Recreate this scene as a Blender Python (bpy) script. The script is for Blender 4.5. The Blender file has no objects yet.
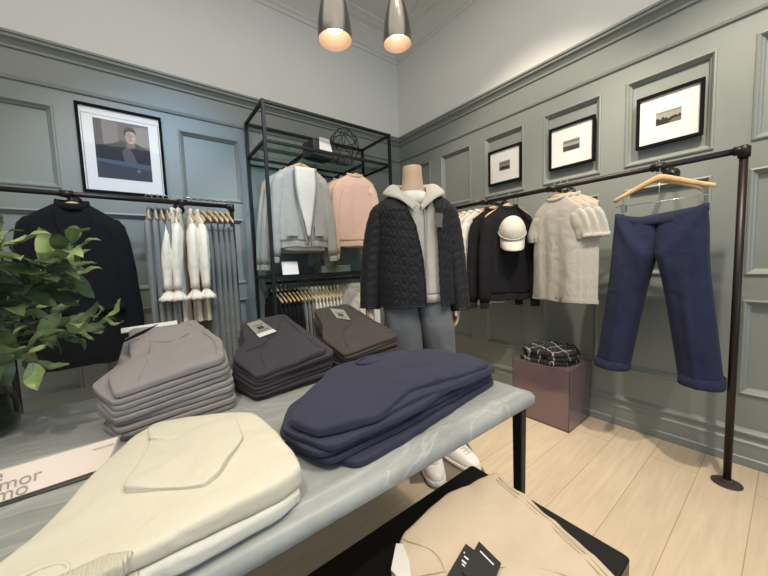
import bpy, bmesh, math, random
from mathutils import Vector, Matrix, noise
PI = math.pi
random.seed(4)
S = bpy.context.scene
COL = S.collection

# ------------------------------------------------------------------ camera, world, lights, exposure
cam_d = bpy.data.cameras.new('camera'); cam = bpy.data.objects.new('camera', cam_d); COL.objects.link(cam)
RR = ((0.7929147726118788, -0.6082951025942603, -0.03554196862429922),
      (-0.07612958937007104, -0.04102525588096029, -0.9962535892041976),
      (0.6045580608975425, 0.7926499836243864, -0.07883878781452205))
cam_d.sensor_fit = 'HORIZONTAL'; cam_d.sensor_width = 36
cam_d.lens = 314.555 / 768 * 36
cam_d.clip_start = 0.02
right, down, fwd = Vector(RR[0]), Vector(RR[1]), Vector(RR[2])
M = Matrix((right, -down, -fwd)).transposed().to_4x4()
M.translation = Vector((-2.57, -2.968, 1.18))
cam.matrix_world = M
S.camera = cam
S.view_settings.view_transform = 'Standard'; S.view_settings.look = 'None'
S.view_settings.exposure = 0.0; S.view_settings.gamma = 1.0
S.view_settings.use_curve_mapping = False
try:
    S.cycles.use_denoising = True
    S.cycles.max_bounces = 8
    S.cycles.sample_clamp_indirect = 4
except Exception:
    pass

W = bpy.data.worlds.new('world'); S.world = W; W.use_nodes = True
W.node_tree.nodes['Background'].inputs[0].default_value = (0.90, 0.95, 1.0, 1)
W.node_tree.nodes['Background'].inputs[1].default_value = 0.3

def area(name, loc, target, size, power, color, spread=180, sy=None):
    d = bpy.data.lights.new(name, 'AREA'); d.energy = power; d.color = color; d.size = size
    d.spread = math.radians(spread)
    if sy: d.shape = 'RECTANGLE'; d.size_y = sy
    o = bpy.data.objects.new(name, d); COL.objects.link(o); o.location = loc
    o.rotation_euler = (Vector(target) - Vector(loc)).to_track_quat('-Z', 'Y').to_euler()
    return o
def spot(name, loc, target, power, color, angle=60, blend=0.6, rad=0.04):
    d = bpy.data.lights.new(name, 'SPOT'); d.energy = power; d.color = color
    d.spot_size = math.radians(angle); d.spot_blend = blend; d.shadow_soft_size = rad
    o = bpy.data.objects.new(name, d); COL.objects.link(o); o.location = loc
    o.rotation_euler = (Vector(target) - Vector(loc)).to_track_quat('-Z', 'Y').to_euler()
    return o
WARM = (1.0, 0.88, 0.72); NEUT = (1.0, 0.93, 0.82); COOL = (0.45, 0.70, 1.0)
area('ceiling_fill', (-2.3, -3.0, 3.62), (-2.3, -2.9, 0), 3.0, 72, (1.0, 0.93, 0.82), 180, 4.0)  # broad fill added under the ceiling, stands in for bounced light
spot('spot_rail_right', (-1.30, -3.15, 3.5), (-0.15, -2.45, 0.9), 250, WARM, 62)
spot('spot_rail_far', (-1.45, -2.2, 3.5), (-0.1, -1.5, 1.5), 160, WARM, 64)
spot('spot_mannequin', (-2.3, -2.9, 3.5), (-1.35, -1.7, 1.0), 60, NEUT, 34)
spot('spot_left_rail', (-2.75, -1.9, 3.5), (-2.55, -0.2, 1.0), 110, NEUT, 56)
spot('spot_rack', (-1.6, -1.9, 3.5), (-1.3, -0.3, 1.4), 130, NEUT, 46)
spot('spot_table', (-3.2, -3.2, 3.5), (-2.3, -1.9, 0.75), 120, WARM, 50)
spot('spot_bench', (-1.5, -3.7, 3.5), (-1.7, -2.8, 0.2), 170, WARM, 50)
spot('added_spot_left_wall_cool', (-2.1, -2.4, 3.5), (-2.3, 0, 1.5), 190, (0.25, 0.58, 1.0), 44, 0.9, .12)  # extra cool spot, added to tint the left wall blue

# ------------------------------------------------------------------ materials
MATS = {}
def glass_mix(nt):
    """reflectance of a thin pane, the same from both sides"""
    lw = nt.nodes.new('ShaderNodeLayerWeight'); lw.inputs[0].default_value = .5
    p = nt.nodes.new('ShaderNodeMath'); p.operation = 'POWER'; p.inputs[1].default_value = 4; nt.links.new(lw.outputs['Facing'], p.inputs[0])
    a = nt.nodes.new('ShaderNodeMath'); a.operation = 'MULTIPLY_ADD'; a.inputs[1].default_value = .75; a.inputs[2].default_value = .045; nt.links.new(p.outputs[0], a.inputs[0])
    return a.outputs[0]
def nmat(name):
    m = bpy.data.materials.new(name); m.use_nodes = True
    nt = m.node_tree; b = nt.nodes['Principled BSDF']
    return m, nt, b
def plain(name, col, rough=0.6, metal=0.0, emit=None, es=1.0, spec=0.5):
    if name in MATS: return MATS[name]
    m, nt, b = nmat(name)
    b.inputs['Base Color'].default_value = (*col, 1); b.inputs['Roughness'].default_value = rough
    b.inputs['Metallic'].default_value = metal
    b.inputs['Specular IOR Level'].default_value = spec
    n = nt.nodes.new('ShaderNodeTexNoise'); n.inputs['Scale'].default_value = 35
    mp = nt.nodes.new('ShaderNodeMapRange'); mp.inputs[3].default_value = max(0, rough-0.05); mp.inputs[4].default_value = min(1, rough+0.05)
    nt.links.new(n.outputs[0], mp.inputs[0]); nt.links.new(mp.outputs[0], b.inputs['Roughness'])
    if emit:
        b.inputs['Emission Color'].default_value = (*emit, 1); b.inputs['Emission Strength'].default_value = es
    MATS[name] = m; return m
def fabric(name, col, var=0.12, scale=9, bump=0.25, bscale=220, sheen=0.15, rough=0.92):
    if name in MATS: return MATS[name]
    m, nt, b = nmat(name)
    tc = nt.nodes.new('ShaderNodeTexCoord')
    n = nt.nodes.new('ShaderNodeTexNoise'); n.inputs['Scale'].default_value = scale; n.inputs['Detail'].default_value = 4
    nt.links.new(tc.outputs['Object'], n.inputs[0])
    mx = nt.nodes.new('ShaderNodeMix'); mx.data_type = 'RGBA'
    mx.inputs[6].default_value = (*[max(0, c*(1-var)) for c in col], 1)
    mx.inputs[7].default_value = (*[min(1, c*(1+var)) for c in col], 1)
    nt.links.new(n.outputs[0], mx.inputs[0]); nt.links.new(mx.outputs[2], b.inputs['Base Color'])
    n2 = nt.nodes.new('ShaderNodeTexNoise'); n2.inputs['Scale'].default_value = bscale; n2.inputs['Detail'].default_value = 2
    nt.links.new(tc.outputs['Object'], n2.inputs[0])
    n3 = nt.nodes.new('ShaderNodeTexNoise'); n3.inputs['Scale'].default_value = 11; n3.inputs['Detail'].default_value = 3; n3.inputs['Distortion'].default_value = .8
    nt.links.new(tc.outputs['Object'], n3.inputs[0])
    b3 = nt.nodes.new('ShaderNodeBump'); b3.inputs['Strength'].default_value = .35; b3.inputs['Distance'].default_value = 0.02
    nt.links.new(n3.outputs[0], b3.inputs['Height'])
    bp = nt.nodes.new('ShaderNodeBump'); bp.inputs['Strength'].default_value = bump; bp.inputs['Distance'].default_value = 0.002; nt.links.new(b3.outputs[0], bp.inputs['Normal'])
    nt.links.new(n2.outputs[0], bp.inputs['Height']); nt.links.new(bp.outputs[0], b.inputs['Normal'])
    b.inputs['Roughness'].default_value = rough
    b.inputs['Specular IOR Level'].default_value = 0.2
    b.inputs['Sheen Weight'].default_value = sheen*.35
    MATS[name] = m; return m
def heather(name, col, amt=0.35, scale=260):
    m = fabric(name, col, amt, scale, 0.3, 200)
    return m
def ribbed(name, col, freq=250, axis=0):
    if name in MATS: return MATS[name]
    m = fabric(name, col); nt = m.node_tree
    w = nt.nodes.new('ShaderNodeTexWave'); w.inputs['Scale'].default_value = freq/6.28; w.bands_direction = 'XYZ'[axis]
    tc = nt.nodes.new('ShaderNodeTexCoord'); nt.links.new(tc.outputs['Object'], w.inputs[0])
    bp = [n for n in nt.nodes if n.type == 'BUMP'][-1]
    bp.inputs['Strength'].default_value = 0.8
    nt.links.new(w.outputs[1], bp.inputs['Height']); return m
def paint(name, col, rough=0.55, var=0.03, bump=0.04):
    m, nt, b = nmat(name)
    tc = nt.nodes.new('ShaderNodeTexCoord')
    n = nt.nodes.new('ShaderNodeTexNoise'); n.inputs['Scale'].default_value = 2.5; n.inputs['Detail'].default_value = 6
    nt.links.new(tc.outputs['Object'], n.inputs[0])
    mx = nt.nodes.new('ShaderNodeMix'); mx.data_type = 'RGBA'
    mx.inputs[6].default_value = (*[c*(1-var) for c in col], 1); mx.inputs[7].default_value = (*[c*(1+var) for c in col], 1)
    nt.links.new(n.outputs[0], mx.inputs[0]); nt.links.new(mx.outputs[2], b.inputs['Base Color'])
    n2 = nt.nodes.new('ShaderNodeTexNoise'); n2.inputs['Scale'].default_value = 90
    nt.links.new(tc.outputs['Object'], n2.inputs[0])
    bp = nt.nodes.new('ShaderNodeBump'); bp.inputs['Strength'].default_value = bump; bp.inputs['Distance'].default_value = 0.01
    nt.links.new(n2.outputs[0], bp.inputs['Height']); nt.links.new(bp.outputs[0], b.inputs['Normal'])
    b.inputs['Roughness'].default_value = rough
    return m
WALLG = paint('wall_green_grey', (0.222, 0.240, 0.220), 0.42)
WALLW = paint('upper_wall_white', (0.74, 0.725, 0.69), 0.8)
CEILW = paint('ceiling_white', (0.72, 0.70, 0.65), 0.8)

def floor_mat():
    m, nt, b = nmat('oak_planks')
    tc = nt.nodes.new('ShaderNodeTexCoord')
    mp = nt.nodes.new('ShaderNodeMapping'); mp.inputs['Location'].default_value = (0.3, 0.095, 0)
    nt.links.new(tc.outputs['Object'], mp.inputs[0])
    br = nt.nodes.new('ShaderNodeTexBrick'); br.offset = 0.37
    br.inputs['Color1'].default_value = (0.55, 0.445, 0.32, 1); br.inputs['Color2'].default_value = (0.61, 0.50, 0.365, 1)
    br.inputs['Mortar'].default_value = (0.36, 0.265, 0.165, 1)
    br.inputs['Scale'].default_value = 1; br.inputs['Brick Width'].default_value = 3.1; br.inputs['Row Height'].default_value = 0.2
    br.inputs['Mortar Size'].default_value = 0.0018; br.inputs['Mortar Smooth'].default_value = 0.3; br.inputs['Bias'].default_value = 0.0
    nt.links.new(mp.outputs[0], br.inputs[0])
    mp2 = nt.nodes.new('ShaderNodeMapping'); mp2.inputs['Scale'].default_value = (1.2, 14, 1)
    nt.links.new(tc.outputs['Object'], mp2.inputs[0])
    n = nt.nodes.new('ShaderNodeTexNoise'); n.inputs['Scale'].default_value = 3; n.inputs['Detail'].default_value = 7; n.inputs['Distortion'].default_value = 0.6
    nt.links.new(mp2.outputs[0], n.inputs[0])
    cr = nt.nodes.new('ShaderNodeValToRGB'); cr.color_ramp.elements[0].position = 0.3; cr.color_ramp.elements[0].color = (0.88, 0.86, 0.83, 1)
    cr.color_ramp.elements[1].position = 0.75; cr.color_ramp.elements[1].color = (1.04, 1.03, 1.01, 1)
    nt.links.new(n.outputs[0], cr.inputs[0])
    mx = nt.nodes.new('ShaderNodeMix'); mx.data_type = 'RGBA'; mx.blend_type = 'MULTIPLY'; mx.inputs[0].default_value = 1
    nt.links.new(br.outputs[0], mx.inputs[6]); nt.links.new(cr.outputs[0], mx.inputs[7]); nt.links.new(mx.outputs[2], b.inputs['Base Color'])
    bp = nt.nodes.new('ShaderNodeBump'); bp.inputs['Strength'].default_value = 0.2; bp.inputs['Distance'].default_value = 0.003
    nt.links.new(n.outputs[0], bp.inputs['Height']); nt.links.new(bp.outputs[0], b.inputs['Normal'])
    b.inputs['Roughness'].default_value = 0.5
    return m
def marble_mat():
    m, nt, b = nmat('grey_veined_marble')
    tc = nt.nodes.new('ShaderNodeTexCoord')
    mp = nt.nodes.new('ShaderNodeMapping'); mp.inputs['Rotation'].default_value = (0, 0, 0.35); mp.inputs['Scale'].default_value = (1, 3.2, 1)
    nt.links.new(tc.outputs['Object'], mp.inputs[0])
    n = nt.nodes.new('ShaderNodeTexNoise'); n.inputs['Scale'].default_value = 2.6; n.inputs['Detail'].default_value = 10; n.inputs['Roughness'].default_value = 0.62; n.inputs['Distortion'].default_value = 1.4
    nt.links.new(mp.outputs[0], n.inputs[0])
    cr = nt.nodes.new('ShaderNodeValToRGB'); e = cr.color_ramp.elements
    e[0].position = 0.25; e[0].color = (0.205, 0.218, 0.212, 1); e[1].position = 0.8; e[1].color = (0.43, 0.44, 0.425, 1)
    x = e.new(0.5); x.color = (0.315, 0.328, 0.318, 1)
    nt.links.new(n.outputs[0], cr.inputs[0])
    n2 = nt.nodes.new('ShaderNodeTexNoise'); n2.inputs['Scale'].default_value = 1.7; n2.inputs['Detail'].default_value = 4; n2.inputs['Distortion'].default_value = 0.9
    nt.links.new(mp.outputs[0], n2.inputs[0])
    c2 = nt.nodes.new('ShaderNodeValToRGB'); e = c2.color_ramp.elements
    e[0].position = 0.488; e[0].color = (0, 0, 0, 1); e[1].position = 0.512; e[1].color = (0, 0, 0, 1)
    x = e.new(0.5); x.color = (0.3, 0.3, 0.3, 1)
    nt.links.new(n2.outputs[0], c2.inputs[0])
    mx = nt.nodes.new('ShaderNodeMix'); mx.data_type = 'RGBA'
    nt.links.new(c2.outputs[0], mx.inputs[0]); nt.links.new(cr.outputs[0], mx.inputs[6]); mx.inputs[7].default_value = (0.62, 0.62, 0.58, 1)
    nt.links.new(mx.outputs[2], b.inputs['Base Color'])
    b.inputs['Roughness'].default_value = 0.42
    return m
BLACKM = plain('black_metal', (0.010, 0.010, 0.011), 0.45, spec=.3)
IRON = plain('dark_iron_pipe', (0.028, 0.022, 0.02), 0.38, 0.6)
WOOD = fabric('pale_hanger_wood', (0.56, 0.38, 0.20), 0.15, 30, 0.05, 80, 0, 0.45)
CHROME = plain('chrome', (0.6, 0.6, 0.6), 0.2, 1.0)
WHITEP = plain('white_paper', (0.72, 0.70, 0.67), 0.7)
BLACKW = plain('black_frame_wood', (0.006, 0.006, 0.007), 0.85, spec=.1)

# ------------------------------------------------------------------ mesh helpers
def mk(name, verts, faces, mat, parent=None, smooth=True, loc=None, mats=None, fm=None):
    me = bpy.data.meshes.new(name)
    if loc is not None:
        L = Vector(loc); verts = [Vector(v) - L for v in verts]
    me.from_pydata([tuple(v) for v in verts], [], faces)
    for x in (mats or [mat]): me.materials.append(x)
    bm = bmesh.new(); bm.from_mesh(me); bmesh.ops.recalc_face_normals(bm, faces=bm.faces); bm.to_mesh(me); bm.free()
    for i, p in enumerate(me.polygons):
        p.use_smooth = smooth
        if fm: p.material_index = fm[i]
    me.update()
    o = bpy.data.objects.new(name, me); COL.objects.link(o)
    if parent is not None: o.parent = parent
    if loc is not None: o.location = loc
    return o
def tag(o, label=None, cat=None, group=None, kind=None):
    if label: o['label'] = label
    if cat: o['category'] = cat
    if group: o['group'] = group
    if kind: o['kind'] = kind
    return o
def thing(name, label, cat, loc=(0, 0, 0), rz=0, group=None):
    o = bpy.data.objects.new(name, None); COL.objects.link(o)
    o.location = loc; o.rotation_euler = (0, 0, rz); o.empty_display_size = 0.05
    return tag(o, label, cat, group)
def copy_tree(o, parent=None, loc=None, rz=None, label=None, group=None):
    c = o.copy(); COL.objects.link(c)
    if parent is not None: c.parent = parent
    if loc is not None: c.location = loc
    if rz is not None: c.rotation_euler = (0, 0, rz)
    if label: c['label'] = label
    if group: c['group'] = group
    for ch in list(o.children): copy_tree(ch, c)
    return c
class G:
    def __init__(s): s.v = []; s.f = []; s.m = []
    def add(s, vs, fs, mi=0):
        k = len(s.v); s.v += [Vector(v) for v in vs]; s.f += [[i+k for i in f] for f in fs]; s.m += [mi]*len(fs); return s
    def box(s, a, b, mi=0):
        x0, y0, z0 = a; x1, y1, z1 = b
        return s.add([(x0,y0,z0),(x1,y0,z0),(x1,y1,z0),(x0,y1,z0),(x0,y0,z1),(x1,y0,z1),(x1,y1,z1),(x0,y1,z1)],
                     [(0,3,2,1),(4,5,6,7),(0,1,5,4),(1,2,6,5),(2,3,7,6),(3,0,4,7)], mi)
    def loft(s, rings, closed=True, caps=True, mi=0):
        n = len(rings[0]); vs = [p for r in rings for p in r]; fs = []
        for i in range(len(rings)-1):
            for j in range(n if closed else n-1):
                a = i*n+j; b = i*n+(j+1) % n
                fs.append((a, b, b+n, a+n))
        if caps and closed:
            fs.append(tuple(range(n))[::-1]); fs.append(tuple(range((len(rings)-1)*n, len(rings)*n)))
        return s.add(vs, fs, mi)
    def tube(s, path, r, n=10, caps=True, flat=1.0, mi=0, up=None):
        P = [Vector(p) for p in path]; rings = []
        rs = r if isinstance(r, (list, tuple)) else [r]*len(P)
        prev = None
        for i, p in enumerate(P):
            t = (P[min(i+1, len(P)-1)] - P[max(i-1, 0)]).normalized()
            if prev is None:
                u = Vector(up) if up else (Vector((0, 1, 0)) if abs(t.y) < 0.9 else Vector((1, 0, 0)))
            else: u = prev
            u = (u - t*u.dot(t)).normalized(); prev = u; w = t.cross(u)
            rings.append([p + w*math.cos(2*PI*k/n)*rs[i] + u*math.sin(2*PI*k/n)*rs[i]*flat for k in range(n)])
        return s.loft(rings, True, caps, mi)
    def lathe(s, prof, n=32, c=(0, 0, 0), mi=0, caps=False):
        c = Vector(c)
        return s.loft([[c + Vector((r*math.cos(2*PI*k/n), r*math.sin(2*PI*k/n), z)) for k in range(n)] for r, z in prof], True, caps, mi)
    def xf(s, Mx):
        s.v = [Mx @ v for v in s.v]; return s
    def build(s, name, mat, parent=None, smooth=True, loc=None, mats=None):
        return mk(name, s.v, s.f, mat, parent, smooth, loc, mats, s.m if mats else None)
def bevel(o, w=0.003, seg=2):
    m = o.modifiers.new('b', 'BEVEL'); m.width = w; m.segments = seg; m.limit_method = 'ANGLE'; return o
def autosmooth(o, ang=0.6):
    bm = bmesh.new(); bm.from_mesh(o.data)
    for e in bm.edges:
        if len(e.link_faces) == 2 and e.calc_face_angle(0) > ang: e.smooth = False
    bm.to_mesh(o.data); bm.free(); return o
def nz(x, y, z=0): return noise.noise(Vector((x, y, z)))
def bez(pts, n=12):
    # Catmull-Rom through points
    P = [Vector(p) for p in pts]; P = [P[0]*2-P[1]] + P + [P[-1]*2-P[-2]]; out = []
    for i in range(1, len(P)-2):
        for k in range(n):
            t = k/n
            out.append(0.5*((2*P[i]) + (-P[i-1]+P[i+1])*t + (2*P[i-1]-5*P[i]+4*P[i+1]-P[i+2])*t*t + (-P[i-1]+3*P[i]-3*P[i+1]+P[i+2])*t**3))
    out.append(P[-2]); return out
def text_obj(body, size, mat, name, parent, Mx, extr=0.0002, align='LEFT'):
    cu = bpy.data.curves.new(name, 'FONT'); cu.body = body; cu.size = size; cu.extrude = extr; cu.align_x = align
    t = bpy.data.objects.new('tmp', cu); COL.objects.link(t)
    dg = bpy.context.evaluated_depsgraph_get(); dg.update()
    me = bpy.data.meshes.new_from_object(t.evaluated_get(dg)); bpy.data.objects.remove(t); bpy.data.curves.remove(cu)
    me.name = name; me.transform(Mx); me.materials.clear(); me.materials.append(mat)
    o = bpy.data.objects.new(name, me); COL.objects.link(o)
    if parent is not None: o.parent = parent
    return o

# ------------------------------------------------------------------ room shell
ROOM = 4.6; ROOMY = 6.6
fl = G().box((-ROOM, -ROOMY, -0.06), (0.05, 0.05, 0)).build('floor', floor_mat(), smooth=False); tag(fl, kind='structure')
ce = G().box((-ROOM, -ROOMY, 3.70), (0.05, 0.05, 3.76)).build('ceiling', CEILW, smooth=False); tag(ce, kind='structure')
RW = G()                    # right wall: plane x = 0, built as u = y, out = -x
def wall(fn, length, cols, name):
    """panelled lower wall: back plane recessed, stiles and rails in front, plain upper wall"""
    g = G(); D = 0.022
    rows = [(0.40, 0.905), (1.055, 1.595), (1.755, 2.265)]
    def bx(u0, u1, z0, z1, o0, o1, mi): 
        a = fn(u0, z0, o0); b = fn(u1, z1, o1)
        g.box((min(a[0], b[0]), min(a[1], b[1]), min(a[2], b[2])), (max(a[0], b[0]), max(a[1], b[1]), max(a[2], b[2])), mi)
    bx(0, length, 0, 2.60, -D, -D-0.06, 0)
    bx(0, length, 2.60, 3.72, 0, -0.082, 1)
    zs = [0]+[q for r in rows for q in r]+[2.60]
    for i in range(0, len(zs), 2): bx(0, length, zs[i], zs[i+1], 0, -D, 0)
    edges = [0]+[q for c in cols for q in c]+[length]
    for r in rows:
        for i in range(0, len(edges), 2):
            bx(edges[i], edges[i+1], r[0], r[1], 0, -D, 0)
    o = g.build(name, None, smooth=False, mats=[WALLG, WALLW]); tag(o, kind='structure')
    # panel beads : one moulding frame mesh per wall
    g = G()
    prof = [(-0.010, 0.0), (-0.008, 0.008), (0.0, 0.011), (0.006, 0.006), (0.012, -0.004), (0.020, -0.010), (0.024, -0.020), (0.026, -0.022)]
    for c in cols:
        for r in rows:
            rings = []
            for ins, out in prof:
                rings.append([fn(c[0]+ins, r[0]+ins, out), fn(c[1]-ins, r[0]+ins, out), fn(c[1]-ins, r[1]-ins, out), fn(c[0]+ins, r[1]-ins, out)])
            g.loft(rings, True, False)
    return g
fnR = lambda u, z, o: (-o, -u, z)
fnL = lambda u, z, o: (-u, -o, z)
colsR = [(0.14, 0.50), (0.67, 1.03), (1.20, 1.56), (1.735, 2.11), (2.265, 2.655), (2.81, 3.20), (3.36, 3.75), (3.9, 4.3), (4.47, 4.87), (5.04, 5.44), (5.6, 6.0)]
colsL = [(0.16, 0.56), (0.71, 1.12), (1.27, 1.69), (1.835, 2.26), (2.40, 2.82), (2.96, 3.38), (3.53, 3.95), (4.08, 4.5)]
gR = wall(fnR, ROOMY, colsR, 'wall_right'); t = gR.build('trim_1', WALLG, smooth=False); tag(t, kind='structure')
gL = wall(fnL, ROOM, colsL, 'wall_left'); t = gL.build('trim_2', WALLG, smooth=False); tag(t, kind='structure')
def mould(fn, prof, name, mat, extra=0):
    r0 = [fn(0 - 0, z, o) for o, z in prof]; 
    # mitre at the corner: start at u = o
    rings = [[fn(o, z, o) for o, z in prof], [fn(ROOMY if fn is fnR else ROOM, z, o) for o, z in prof]]
    o = G().loft(rings, False, False).build(name, mat, smooth=False); return tag(o, kind='structure')
corn = [(0, 2.565), (0.012, 2.57), (0.014, 2.585), (0.03, 2.605), (0.048, 2.615), (0.05, 2.63), (0.06, 2.634), (0.06, 2.648), (0, 2.650)]
line = [(0, 2.378), (0.012, 2.384), (0.016, 2.398), (0.008, 2.408), (0, 2.41)]
base = [(0.036, 0), (0.036, 0.045), (0.028, 0.052), (0.024, 0.11), (0.026, 0.13), (0.016, 0.14), (0.016, 0.165), (0.024, 0.172), (0.026, 0.185), (0.012, 0.197), (0, 0.205)]
crown = [(0, 3.50), (0.012, 3.505), (0.014, 3.535), (0.03, 3.545), (0.035, 3.565), (0.07, 3.60), (0.12, 3.64), (0.135, 3.645), (0.14, 3.665), (0.20, 3.668), (0.205, 3.685), (0.25, 3.69), (0.255, 3.705)]
mould(fnR, corn, 'trim_3', WALLG); mould(fnL, corn, 'trim_4', WALLG)
mould(fnR, line, 'trim_5', WALLG); mould(fnL, line, 'trim_6', WALLG)
mould(fnR, crown, 'trim_7', CEILW); mould(fnL, crown, 'trim_8', CEILW)
mould(fnR, base, 'baseboard_right', WALLG); mould(fnL, base, 'baseboard_left', WALLG)

bw = G().box((-ROOM, -ROOMY-.06, 0), (-3.4, -ROOMY, 3.7)).box((-.6, -ROOMY-.06, 0), (0, -ROOMY, 3.7)).box((-3.4, -ROOMY-.06, 2.7), (-.6, -ROOMY, 3.7)).box((-3.4, -ROOMY-.06, 0), (-.6, -ROOMY, .5)).build('wall_back', WALLW, smooth=False); tag(bw, kind='structure')
sw_ = G().box((-ROOM-.06, -ROOMY, 0), (-ROOM, 0, 3.7)).build('wall_side', WALLW, smooth=False); tag(sw_, kind='structure')
SKYG = plain('daylight_through_glass', (.5, .6, .7), .5, emit=(0.50, 0.74, 1.0), es=3.2)
wn = G().box((-3.4, -ROOMY-.05, .5), (-.6, -ROOMY-.04, 2.7)).build('window_1', SKYG, smooth=False); tag(wn, kind='structure')  # unseen window, glowing pane added as the cool daylight source
wf = G()
for x in (-3.4, -2.47, -1.53, -.6): wf.box((x-.03, -ROOMY-.04, .5), (x+.03, -ROOMY+.02, 2.7))
for z in (.5, 2.7): wf.box((-3.43, -ROOMY-.04, z-.03), (-.57, -ROOMY+.02, z+.03))
wfo = wf.build('window_frame', BLACKM, wn, False)

# ------------------------------------------------------------------ marble table
TX1, TX0, TY0, TY1 = -1.574, -3.45, -2.472, -1.475
MARB = marble_mat()
def slab(x0, x1, y0, y1, prof, n=5):
    rings = []
    for ins, z, r in prof:
        ring = []
        a0, a1, b0, b1 = x0+ins, x1-ins, y0+ins, y1-ins
        for (cx, cy, s) in ((a1-r, b1-r, 0), (a0+r, b1-r, 90), (a0+r, b0+r, 180), (a1-r, b0+r, 270)):
            for k in range(n+1):
                t = math.radians(s+90*k/n); ring.append((cx+r*math.cos(t), cy+r*math.sin(t), z))
        rings.append(ring)
    return G().loft(rings)
tb = thing('display_table', 'long display table with a grey veined marble top on black legs', 'table', ((TX0+TX1)/2, (TY0+TY1)/2, 0))
def loc(o, p):
    p0 = o.location
    return [Vector(q) - p0 for q in p]
prof = [(0.03, 0.700, .02), (0.008, 0.702, .02), (0.0, 0.710, .022), (0.0, 0.728, .022), (0.006, 0.738, .02), (0.016, 0.7425, .02), (0.030, 0.7435, .02), (0.034, 0.7475, .02), (0.038, 0.75, .02), (0.05, 0.75, .02)]
g = slab(TX0, TX1, TY0, TY1, prof); g.v = loc(tb, g.v)
top = g.build('marble_top', MARB, tb); autosmooth(top, 0.9)
g = G()
g.box((TX0+.06, TY0+.035, .680), (TX1-.045, TY0+.060, .702)); g.box((TX0+.06, TY1-.085, .675), (TX1-.055, TY1-.055, .702))
g.box((TX1-.085, TY0+.055, .675), (TX1-.055, TY1-.055, .702)); g.box((TX0+.06, TY0+.055, .675), (TX0+.09, TY1-.055, .702))
g.v = loc(tb, g.v); g.build('frame', BLACKM, tb, False)
for lx, ly in ((TX1-.034, TY0+.045), (TX1-.034, TY1-.045), (TX0+.05, TY0+.055), (TX0+.05, TY1-.055)):
    a, b = .017, .012
    g = G().loft([[(lx-a, ly-a, .70), (lx+a, ly-a, .70), (lx+a, ly+a, .70), (lx-a, ly+a, .70)], [(lx-b, ly-b, 0), (lx+b, ly-b, 0), (lx+b, ly+b, 0), (lx-b, ly+b, 0)]])
    g.v = loc(tb, g.v); bevel(g.build('leg', BLACKM, tb, False), .004)
# low black bench table
BX0, BX1, BY0, BY1, BZ = -2.55, -1.686, -2.755, -2.292, 0.45
bt = thing('bench_table', 'low black table partly under the marble table, carrying folded tan trousers', 'table', ((BX0+BX1)/2, (BY0+BY1)/2, 0))
g = slab(BX0, BX1, BY0, BY1, [(0, .41, .012), (0, .447, .012), (.003, .45, .012), (.02, .45, .012)]); g.v = loc(bt, g.v)
autosmooth(g.build('table_top', plain('black_lacquer', (0.008, 0.008, 0.008), 0.35), bt), .5)
for lx, ly in ((BX1-.03, BY0+.03), (BX1-.03, BY1-.03), (BX0+.03, BY0+.03), (BX0+.03, BY1-.03)):
    g = G().box((lx-.018, ly-.018, 0), (lx+.018, ly+.018, .41)); g.v = loc(bt, g.v); g.build('leg', BLACKM, bt, False)

# ------------------------------------------------------------------ pipe rails
def pipe_rail(name, label, pts, flanges, posts, groundz=0):
    p0 = Vector(pts[0]); t = thing(name, label, 'clothes rail', (p0.x, p0.y, 0))
    O = Vector((p0.x, p0.y, 0)); R = 0.0155
    g = G().tube([Vector(p)-O for p in pts], R, 16); g.build('rail', IRON, t)
    for w, r in flanges:   # wall point, rail point
        w = Vector(w)-O; r = Vector(r)-O; d = (r-w).normalized()
        f = G(); f.tube([w, w+d*.006], .042, 24); f.tube([w+d*.006, w+d*.022], [.03, .024], 18); f.build('wall_flange', IRON, t)
        h = G(); h.tube([w+d*.02, r], .013, 14); h.tube([r-d*.035, r-d*.012], .021, 16)
        ax = (Vector(pts[1])-Vector(pts[0])).normalized(); h.tube([r-ax*.03, r+ax*.03], .021, 16); h.build('wall_bracket', IRON, t)
    for p in posts:
        p = Vector(p)-O
        q = G(); q.tube([p, (p.x, p.y, .012)], R, 16); q.build('post', IRON, t)
        e = G(); e.tube([p+Vector((0, 0, -.035)), p+Vector((0, 0, .012)), p+Vector((0, 0, .02))], [.022, .022, .014], 16)
        ax = (Vector(pts[1])-Vector(pts[0])).normalized(); s = 1 if (p+O-Vector(pts[0])).length < .1 else -1
        e.tube([p, p+ax*s*.035], .021, 16); e.build('elbow', IRON, t)
        b = G(); b.lathe([(0.001, 0), (.058, 0), (.058, .004), (.05, .007), (.026, .009), (.024, .022), (.018, .024), (.001, .024)], 32, (p.x, p.y, 0)); autosmooth(b.build('foot_plate', plain('foot_plate_iron', (0.10, 0.075, 0.08), 0.35, 0.6), t), .5)
    return t
pipe_rail('pipe_rail', 'dark iron pipe clothes rail along the right wall under the three small landscape pictures', [(-.29, -2.80, 1.65), (-.29, -.95, 1.65)],
          [((0, -1.39, 1.65), (-.29, -1.39, 1.65)), ((0, -1.925, 1.65), (-.29, -1.925, 1.65)), ((0, -2.49, 1.65), (-.29, -2.49, 1.65))], [(-.29, -2.80, 1.65)])
pipe_rail('pipe_rail', 'dark iron pipe clothes rail on the left wall under the framed portrait', [(-3.75, -.3, 1.665), (-1.99, -.3, 1.655)],
          [((-2.895, 0, 1.66), (-2.895, -.3, 1.66)), ((-2.31, 0, 1.66), (-2.31, -.3, 1.66))], [(-1.99, -.3, 1.655), (-3.19, -.3, 1.665)])

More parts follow.
